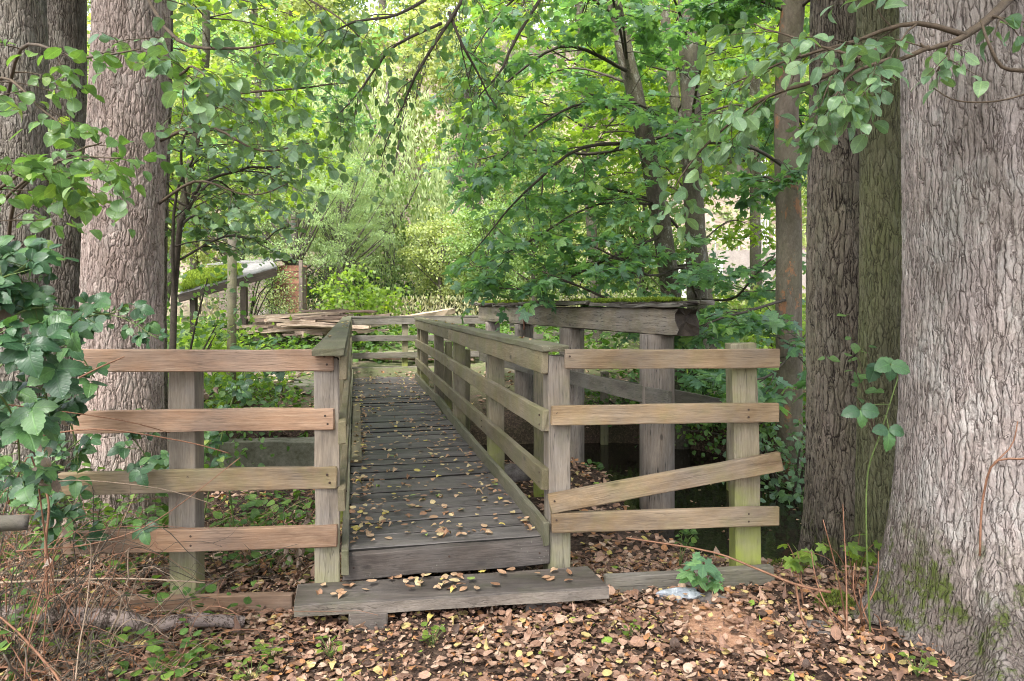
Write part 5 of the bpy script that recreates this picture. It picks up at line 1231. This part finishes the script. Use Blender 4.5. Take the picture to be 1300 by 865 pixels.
for cn in canes:
    pth = smooth_path([W(*q_) for q_ in cn], 26); tube(grn, pth, np.linspace(.005, .0025, 26), 6)
    for i in range(7, 26):
        for r_ in range(2):
            if rng.random() < .62:
                sdv = unit(rv() * np.array([1, .6, .8])); e = pth[i] + sdv * rng.uniform(.04, .11); tube(grn, [pth[i], (pth[i] + e) / 2, e], [.0018, .0015, .0012], 4, False)
                trifol(e, sdv + np.array([.2, -.3, -.4]), np.array([.1, -.8, .9]) + rv(.45), rng.uniform(.035, .085) * (1.2 if rng.random() < .15 else 1))
for (px, py, Y, s) in ((182, 672, 3.15, .075), (178, 598, 3.2, .08), (172, 590, 3.25, .06), (70, 470, 2.2, .10), (35, 440, 2.15, .10), (40, 520, 2.2, .09), (90, 420, 2.3, .08)):
    trifol(W(px, py, Y), np.array([.3, -.3, -.5]), np.array([0, -.9, .6]) + rv(.2), s)
for k in range(150):
    Y = rng.uniform(3.7, 5.0); px = rng.uniform(215, 425); a = np.array([(px - 650) / F * Y, Y, 0]); a[2] = gz(a[0], a[1]); e = a + np.array([rng.normal(0, .22), rng.normal(0, .15), rng.uniform(.02, .35)])
    pth = smooth_path([a, (a + e) / 2 + np.array([rng.normal(0, .04), 0, .06]), e], 9); r_ = rng.uniform(.0015, .003); tube((dead, pale, brn)[k % 3], pth, np.linspace(r_, r_ * .5, 9), 4, False)
dead.obj('dead_cane', M['stem_red'], root, True); pale.obj('dry_cane', M['stem_pale'], root, True); grn.obj('cane', M['stem_green'], root, True); brn.obj('brown_cane', M['twigdark'], root, True)
L.obj('foliage', T_BRAM, M['bramble'], root)
# dried shrivelled leaves hanging
Ld = Leaves()
for (px, py, Y, n_, w_) in ((375, 690, 3.6, 26, .05), (385, 640, 3.7, 10, .05), (10, 400, 2.3, 8, .02), (55, 600, 2.5, 12, .03), (60, 540, 2.5, 6, .03), (75, 665, 2.7, 8, .03), (270, 500, 3.9, 5, .04)):
    for k in range(n_):
        p = W(px, py, Y) + rv(w_) * np.array([1, 1, 1.5]); Ld.add(p, np.array([rng.normal(0, .3), rng.normal(0, .3), -1.0]), rv(), rng.uniform(.025, .05))
Ld.obj('dried_foliage', T_DEAD, leafmat('dried', [(0, (.08, .055, .04)), (.5, (.19, .14, .11)), (1, (.34, .29, .25))], .2, .8, 1.2), root)

# twigs on the ground at right and plants behind left fence
root = empty('twig', W(830, 740, 3.6), 'bare forked twig lying across the right base board', 'twig'); tb = MB()
tube(tb, smooth_path([W(795, 683, 3.62), W(900, 700, 3.55), W(960, 722, 3.45), W(1010, 742, 3.35), W(1055, 752, 3.3)], 16), np.linspace(.004, .007, 16), 6)
tube(tb, smooth_path([W(1010, 742, 3.35), W(1020, 790, 3.15), W(1045, 815, 3.05)], 8), np.linspace(.006, .003, 8), 6)
tb.obj('stem', M['stem_red'], root, True)

# ------------------------------------------------------------------ garden beyond: shed, lean-to, timber, pole
shed = empty('shed', W(360, 405, 19.5), 'small reddish brown timber shed with an open front behind the sawn planks', 'shed')
gx0, gx1 = (340 - 650) / F * 19.5, (383 - 650) / F * 19.5; zg = gz(gx0, 19.5)
def panel(name, x0, x1, y0, y1, z0, z1, mat, parent, nb=8):
    mb = MB()
    for k in range(nb):
        za, zb_ = z0 + (z1 - z0) * k / nb, z0 + (z1 - z0) * (k + 1) / nb - .012; j = rng.normal(0, .006)
        vv = [(x0, y0 + j, za), (x1, y0 + j, za), (x1, y1 + j, za), (x0, y1 + j, za), (x0, y0 + j, zb_), (x1, y0 + j, zb_), (x1, y1 + j, zb_), (x0, y1 + j, zb_)]
        mb.add(vv, [[0, 1, 5, 4], [1, 2, 6, 5], [2, 3, 7, 6], [3, 0, 4, 7], [4, 5, 6, 7], [3, 2, 1, 0]])
    return mb.obj(name, mat, parent)
M['shedred'] = wood('shedred', (.16, .07, .04), (.28, .13, .08), (.40, .21, .14), green=.1, island=True)
M['shedgrey'] = wood('shedgrey', (.16, .12, .1), (.27, .21, .18), (.38, .31, .27), green=.3, island=True)
panel('back_wall', gx0, gx1, 19.95, 20.0, zg, zg + 1.75, M['shedred'], shed, 10)
panel('side_wall', gx1 - .05, gx1, 19.4, 19.94, zg, zg + 1.7, M['shedgrey'], shed, 10)
panel('front_wall', gx0 - 1.3, gx0 - .02, 19.4, 19.45, zg, zg + 1.6, M['shedgrey'], shed, 10)
board('corner_post', (gx1 + .02, 19.38, zg - .1), (gx1 + .02, 19.38, zg + 1.85), .1, .09, M['shedgrey'], shed, up=(1, 0, 0))
board('brace', (gx0 + .3, 19.9, zg + .1), (gx1 - .1, 19.9, zg + .5), .09, .04, M['sawn'], shed); board('brace', (gx0 + .5, 19.86, zg + .45), (gx1 - .05, 19.86, zg + .42), .08, .04, M['shedred'], shed)
mb = MB(); xr = gx0 + .25; mb.add([(gx0 - 1.5, 19.1, zg + 1.7), (xr, 19.1, zg + 1.78), (xr, 21, zg + 2.0), (gx0 - 1.5, 21, zg + 1.9), (gx0 - 1.5, 19.1, zg + 1.74), (xr, 19.1, zg + 1.82), (xr, 21, zg + 2.04), (gx0 - 1.5, 21, zg + 1.94)],
                [[0, 1, 5, 4], [1, 2, 6, 5], [2, 3, 7, 6], [3, 0, 4, 7], [4, 5, 6, 7], [3, 2, 1, 0]]); mb.obj('roof', M['roofing'], shed)
lt = empty('lean_to', W(290, 410, 15.5), 'low lean-to with a sloping grey roof covered in bright moss', 'lean-to')
A1, A2 = W(228, 377, 14.8), W(352, 343, 15.0); B1, B2 = W(236, 352, 17.0), W(345, 335, 17.2)
mb = MB(); nrm = np.array([0, 0, .07]); n = 14; vv = []
for k in range(n):
    f = k / (n - 1)
    for p, q_ in ((A1, A2), (B1, B2)):
        c_ = p + (q_ - p) * f + np.array([0, 0, rng.normal(0, .012)]); vv += [c_, c_ + nrm]
fs = []
for k in range(n - 1):
    b_ = k * 4; e_ = b_ + 4; fs += [[b_, e_, e_ + 1, b_ + 1], [b_ + 3, e_ + 3, e_ + 2, b_ + 2], [b_ + 1, e_ + 1, e_ + 3, b_ + 3], [b_ + 2, e_ + 2, e_, b_]]
fs += [[0, 1, 3, 2], [(n - 1) * 4 + i for i in (2, 3, 1, 0)]]
mb.add(vv, fs); mb.obj('roof', M['roofing'], lt)
board('eave_board', A1 + np.array([0, -.05, -.04]), A2 + np.array([0, -.05, -.04]), .16, .04, M['rot'], lt)
Lm = Leaves(); m = 14000; f = rng.random(m) * .62; g_ = rng.random(m)
P = (A1 + (A2 - A1) * f[:, None]) * (1 - g_[:, None]) + (B1 + (B2 - B1) * f[:, None]) * g_[:, None] + np.array([0, 0, .07])
kk_ = vnoise(f * 14, g_ * 6) > .25; P = P[kk_]; P[:, 2] += .05 * vnoise(P[:, 0] * 5, P[:, 1] * 5); Lm.ext(P, rng.normal(0, .6, P.shape) + np.array([0, 0, 1.0]), rng.normal(0, 1, P.shape), rng.uniform(.05, .10, len(P))); Lm.obj('moss', T_NAR, M['moss_l'], lt)
for (px, Y) in ((246, 14.95), (310, 15.0)):
    x = (px - 650) / F * Y; f = (px - 228) / 124; zt = (A1 + (A2 - A1) * f)[2]; board('post', (x, Y, gz(x, Y) - .1), (x, Y, zt - .02), .12, .12, M['rot'], lt, up=(1, 0, 0))
x = (294 - 650) / F * 9.0; root = empty('pole', (x, 9, gz(x, 9)), 'round greenish wooden pole standing in front of the lean-to', 'pole')
tb = MB(); tube(tb, [[x - .02, 9, -.3], [x, 9, .8], [x + .01, 9, W(0, 285, 9)[2]]], [.062, .058, .055], 14, True); tb.obj('stem', M['post_green'], root, True)
GP = 'sawn slabs heaped in the garden'
def slab(a, b, w_, t_, mat, label, nm='timber_slab'):
    a, b = np.array(a), np.array(b); o = board(nm, a, b, t_, w_, mat, None, bow=.012, rough=.006); return tag(o, label, 'timber', GP)
for k in range(46):
    Y = rng.uniform(13.8, 16.2); pxc = rng.uniform(345, 440); ln_ = rng.uniform(.7, 2.1); x = (pxc - 650) / F * Y
    hgt = np.interp((x + 3.6), [-2.5, 0, 2.5], [.3, .5, .35]) * rng.uniform(.1, 1.3)
    zc_ = gz(x, Y) + .08 + hgt; an = rng.normal(.12, .38); d = np.array([math.cos(an), math.sin(an) * .6, rng.normal(.03, .04)]) * ln_ / 2
    c_ = np.array([x, Y, zc_])
    m_ = M['sawn'] if rng.random() < .85 else M['slabbark']
    slab(c_ - d, c_ + d, rng.uniform(.08, .24), rng.uniform(.025, .07), m_, 'pale sawn slab in the timber heap beyond the left handrail' if m_ is M['sawn'] else 'bark-covered slab in the timber heap beyond the left handrail')
a = W(380, 425, 13.9); b = W(572, 395, 17.0)
slab(a, b, .3, .12, M['sawn'], 'long pale split trunk lying on top of the timber heap', 'split_trunk')
for k in range(4):
    Y = 12.85 + .12 * k; x0 = -2.9 + rng.normal(0, .2); x1 = -.6 + rng.normal(0, .3)
    slab((x0, Y, gz(x0, Y) + .05 + .02 * (k % 3)), (x1, Y + rng.normal(0, .15), gz(x1, Y) + .05), .1, .03, M['oldboard'] if k % 3 else M['rail_red'], 'old lath lying on the ground just behind the far railing')
for k in range(14):
    Y = rng.uniform(8.8, 11.5); x = rng.uniform(-4.9, -3.7); z = gz(x, Y); ln_ = rng.uniform(.7, 1.5); an = rng.normal(.1, .4); d = np.array([math.cos(an), math.sin(an), 0]) * ln_ / 2
    slab(np.array([x, Y, z + .05 + .03 * (k % 4)]) - d, np.array([x, Y, z + .07 + .03 * (k % 4)]) + d, .1, .03, M['rail_red'] if k % 2 else M['sawn'], 'broken lath in the scrap wood behind the left fence')
# tarp by the shed
lump('tarpaulin', W(347, 405, 19.2), .30, M['wallpale'], 'pale crumpled tarpaulin heaped in the shed doorway', 'tarpaulin', (1.2, .7, .75), 12, .9)

# ------------------------------------------------------------------ railway side at right background
mast = empty('lattice_mast', gp(970, 38, 0), 'pale steel lattice mast of the railway seen between the right trunks', 'mast')
mb = MB(); x0 = (965 - 650) / F * 38; x1 = (975 - 650) / F * 38; z0 = gz(x0, 38) - .5; z1 = W(0, 200, 38)[2]
for xx in (x0, x1):
    for yy in (38, 38.4): tube(mb, [[xx, yy, z0], [xx, yy, z1]], [.045, .045], 5)
zz = z0; fl = 0
while zz < z1 - .4:
    tube(mb, [[x0 if fl else x1, 38, zz], [x1 if fl else x0, 38, zz + .42]], [.03, .03], 4, False); zz += .42; fl = 1 - fl
mb.obj('lattice', M['metal'], mast)
ret = block('railway_wall', (878 - 650) / F * 30, (1045 - 650) / F * 30, 30, 30.4, .3, W(0, 318, 30)[2], M['wallpale'], 'pale retaining wall along the railway seen right of the upright maple', 'wall', 0)
block('railway_wall', (690 - 650) / F * 31, (876 - 650) / F * 31, 31, 31.4, .3, W(0, 348, 31)[2], M['wallpale'], 'pale wall stretch hidden behind the maples above the sluice beam', 'wall', 0)
rl = empty('guard_rail', (10.5, 30.2, W(0, 318, 30)[2]), 'thin metal guard rail on top of the pale railway wall', 'guard rail'); mb = MB(); zt = W(0, 318, 30)[2]
for k in range(12):
    x = (880 - 650) / F * 30 + k * .5; tube(mb, [[x, 30.2, zt - .1], [x, 30.2, zt + .9]], [.025, .025], 5)
for h_ in (.5, .9): tube(mb, [[(880 - 650) / F * 30, 30.2, zt + h_], [(1045 - 650) / F * 30, 30.2, zt + h_]], [.025, .025], 5)
mb.obj('railing', M['metal'], rl)
for px, lb in ((912, 'square white post in the bright grass beyond the upright maple'), (866, 'white post glimpsed left of the upright maple')):
    x = (px - 650) / F * 21; z = gz(x, 21); root = empty('white_post', (x, 21, z), lb, 'post'); board('shaft', (x, 21, z - .1), (x, 21, W(0, 333, 21)[2]), .22, .2, M['white'], root, up=(1, 0, 0)); board('cap', (x, 21, W(0, 333, 21)[2] + .03), (x, 21, W(0, 333, 21)[2] + .08), .28, .26, M['white'], root, up=(1, 0, 0))
gf = empty('fence', (5, 15.5, .7), 'plain brown garden rail fence far behind the sluice frame', 'fence')
for px in (650, 740, 830, 920, 1010):
    x = (px - 650) / F * 15.5; board('post', (x, 15.5, gz(x, 15.5) - .1), (x, 15.5, W(0, 402, 15.5)[2] + .05), .1, .1, M['oldboard'], gf, up=(1, 0, 0))
for py in (408, 424): board('rail', W(645, py, 15.42), W(1040, py, 15.42), .09, .03, M['oldboard'], gf)

L = Leaves()
for k in range(620):
    y = rng.uniform(31, 72); x = rng.uniform(-.8, .8) * y; z = gz(x, y); m = int(rng.uniform(30, 85)); r = rng.uniform(.5, 1.5)
    P = np.array([x, y, z + r * .3]) + rng.normal(0, 1, (m, 3)) * np.array([r, r, r * .55]) * .6
    L.ext(P, rng.normal(0, .7, (m, 3)), rng.normal(0, .5, (m, 3)) + np.array([0, -.3, .8]), rng.uniform(.15, .34, m))
tag(L.obj('slope_brush', T_FAR, M['brush'], origin=(0, 50, 8)), 'pale scrub and dry brush growing over the far slope', 'brush', kind='stuff')
# bright ivy mound behind the white posts
L = Leaves(); under(L, 9000, 4.5, 12.5, 20.5, 29.5, .9, .16, .1)
tag(L.obj('ground_ivy', T_FAR, M['far_y'], origin=(8, 24, .9)), 'bright green ground cover below the pale railway wall', 'ground cover', kind='stuff')

# ------------------------------------------------------------------ camera, light
cam = bpy.data.cameras.new('camera'); co = bpy.data.objects.new('camera', cam); col.objects.link(co)
co.location = (0, 0, CAM); co.rotation_euler = (R(90), 0, 0)
cam.lens = 36 * F / 1300; cam.sensor_width = 36; cam.shift_y = -(432.5 - HZ) / 1300; cam.clip_end = 1000; cam.clip_start = .05
sc.camera = co
w = bpy.data.worlds.new('World'); sc.world = w; w.use_nodes = True; nt = w.node_tree; nt.nodes.clear()
EL, AZ = 56, 205
sky = N(nt, 'ShaderNodeTexSky', sky_type='NISHITA', sun_disc=False, sun_elevation=R(EL), sun_rotation=R(AZ), air_density=1.0, dust_density=3.0)
hs = N(nt, 'ShaderNodeHueSaturation', {'Saturation': .35, 'Color': sky.outputs[0]})
bg = N(nt, 'ShaderNodeBackground', {'Color': hs.outputs[0], 'Strength': .15})
N(nt, 'ShaderNodeOutputWorld', {'Surface': bg.outputs[0]})
s = bpy.data.lights.new('sun', 'SUN'); s.energy = 1.9; s.angle = R(11); s.color = (1, .96, .9)
so = bpy.data.objects.new('sun', s); col.objects.link(so)
# direction the light comes from: azimuth measured like the sky's rotation (clockwise from +Y)
dvec = Vector((math.sin(R(AZ)) * math.cos(R(EL)), math.cos(R(AZ)) * math.cos(R(EL)), math.sin(R(EL))))
so.rotation_euler = dvec.to_track_quat('Z', 'Y').to_euler(); so.location = (0, 0, 20)
sc.view_settings.view_transform = 'Standard'; sc.view_settings.look = 'None'; sc.view_settings.gamma = 1; sc.view_settings.use_curve_mapping = False
sc.view_settings.exposure = 2.15
sc.render.engine = 'CYCLES'
sc.cycles.use_denoising = True; sc.cycles.filter_width = 1.0; sc.cycles.max_bounces = 6; sc.cycles.diffuse_bounces = 4; sc.cycles.glossy_bounces = 2; sc.cycles.transmission_bounces = 4
sc.cycles.use_adaptive_sampling = True; sc.cycles.adaptive_threshold = .02
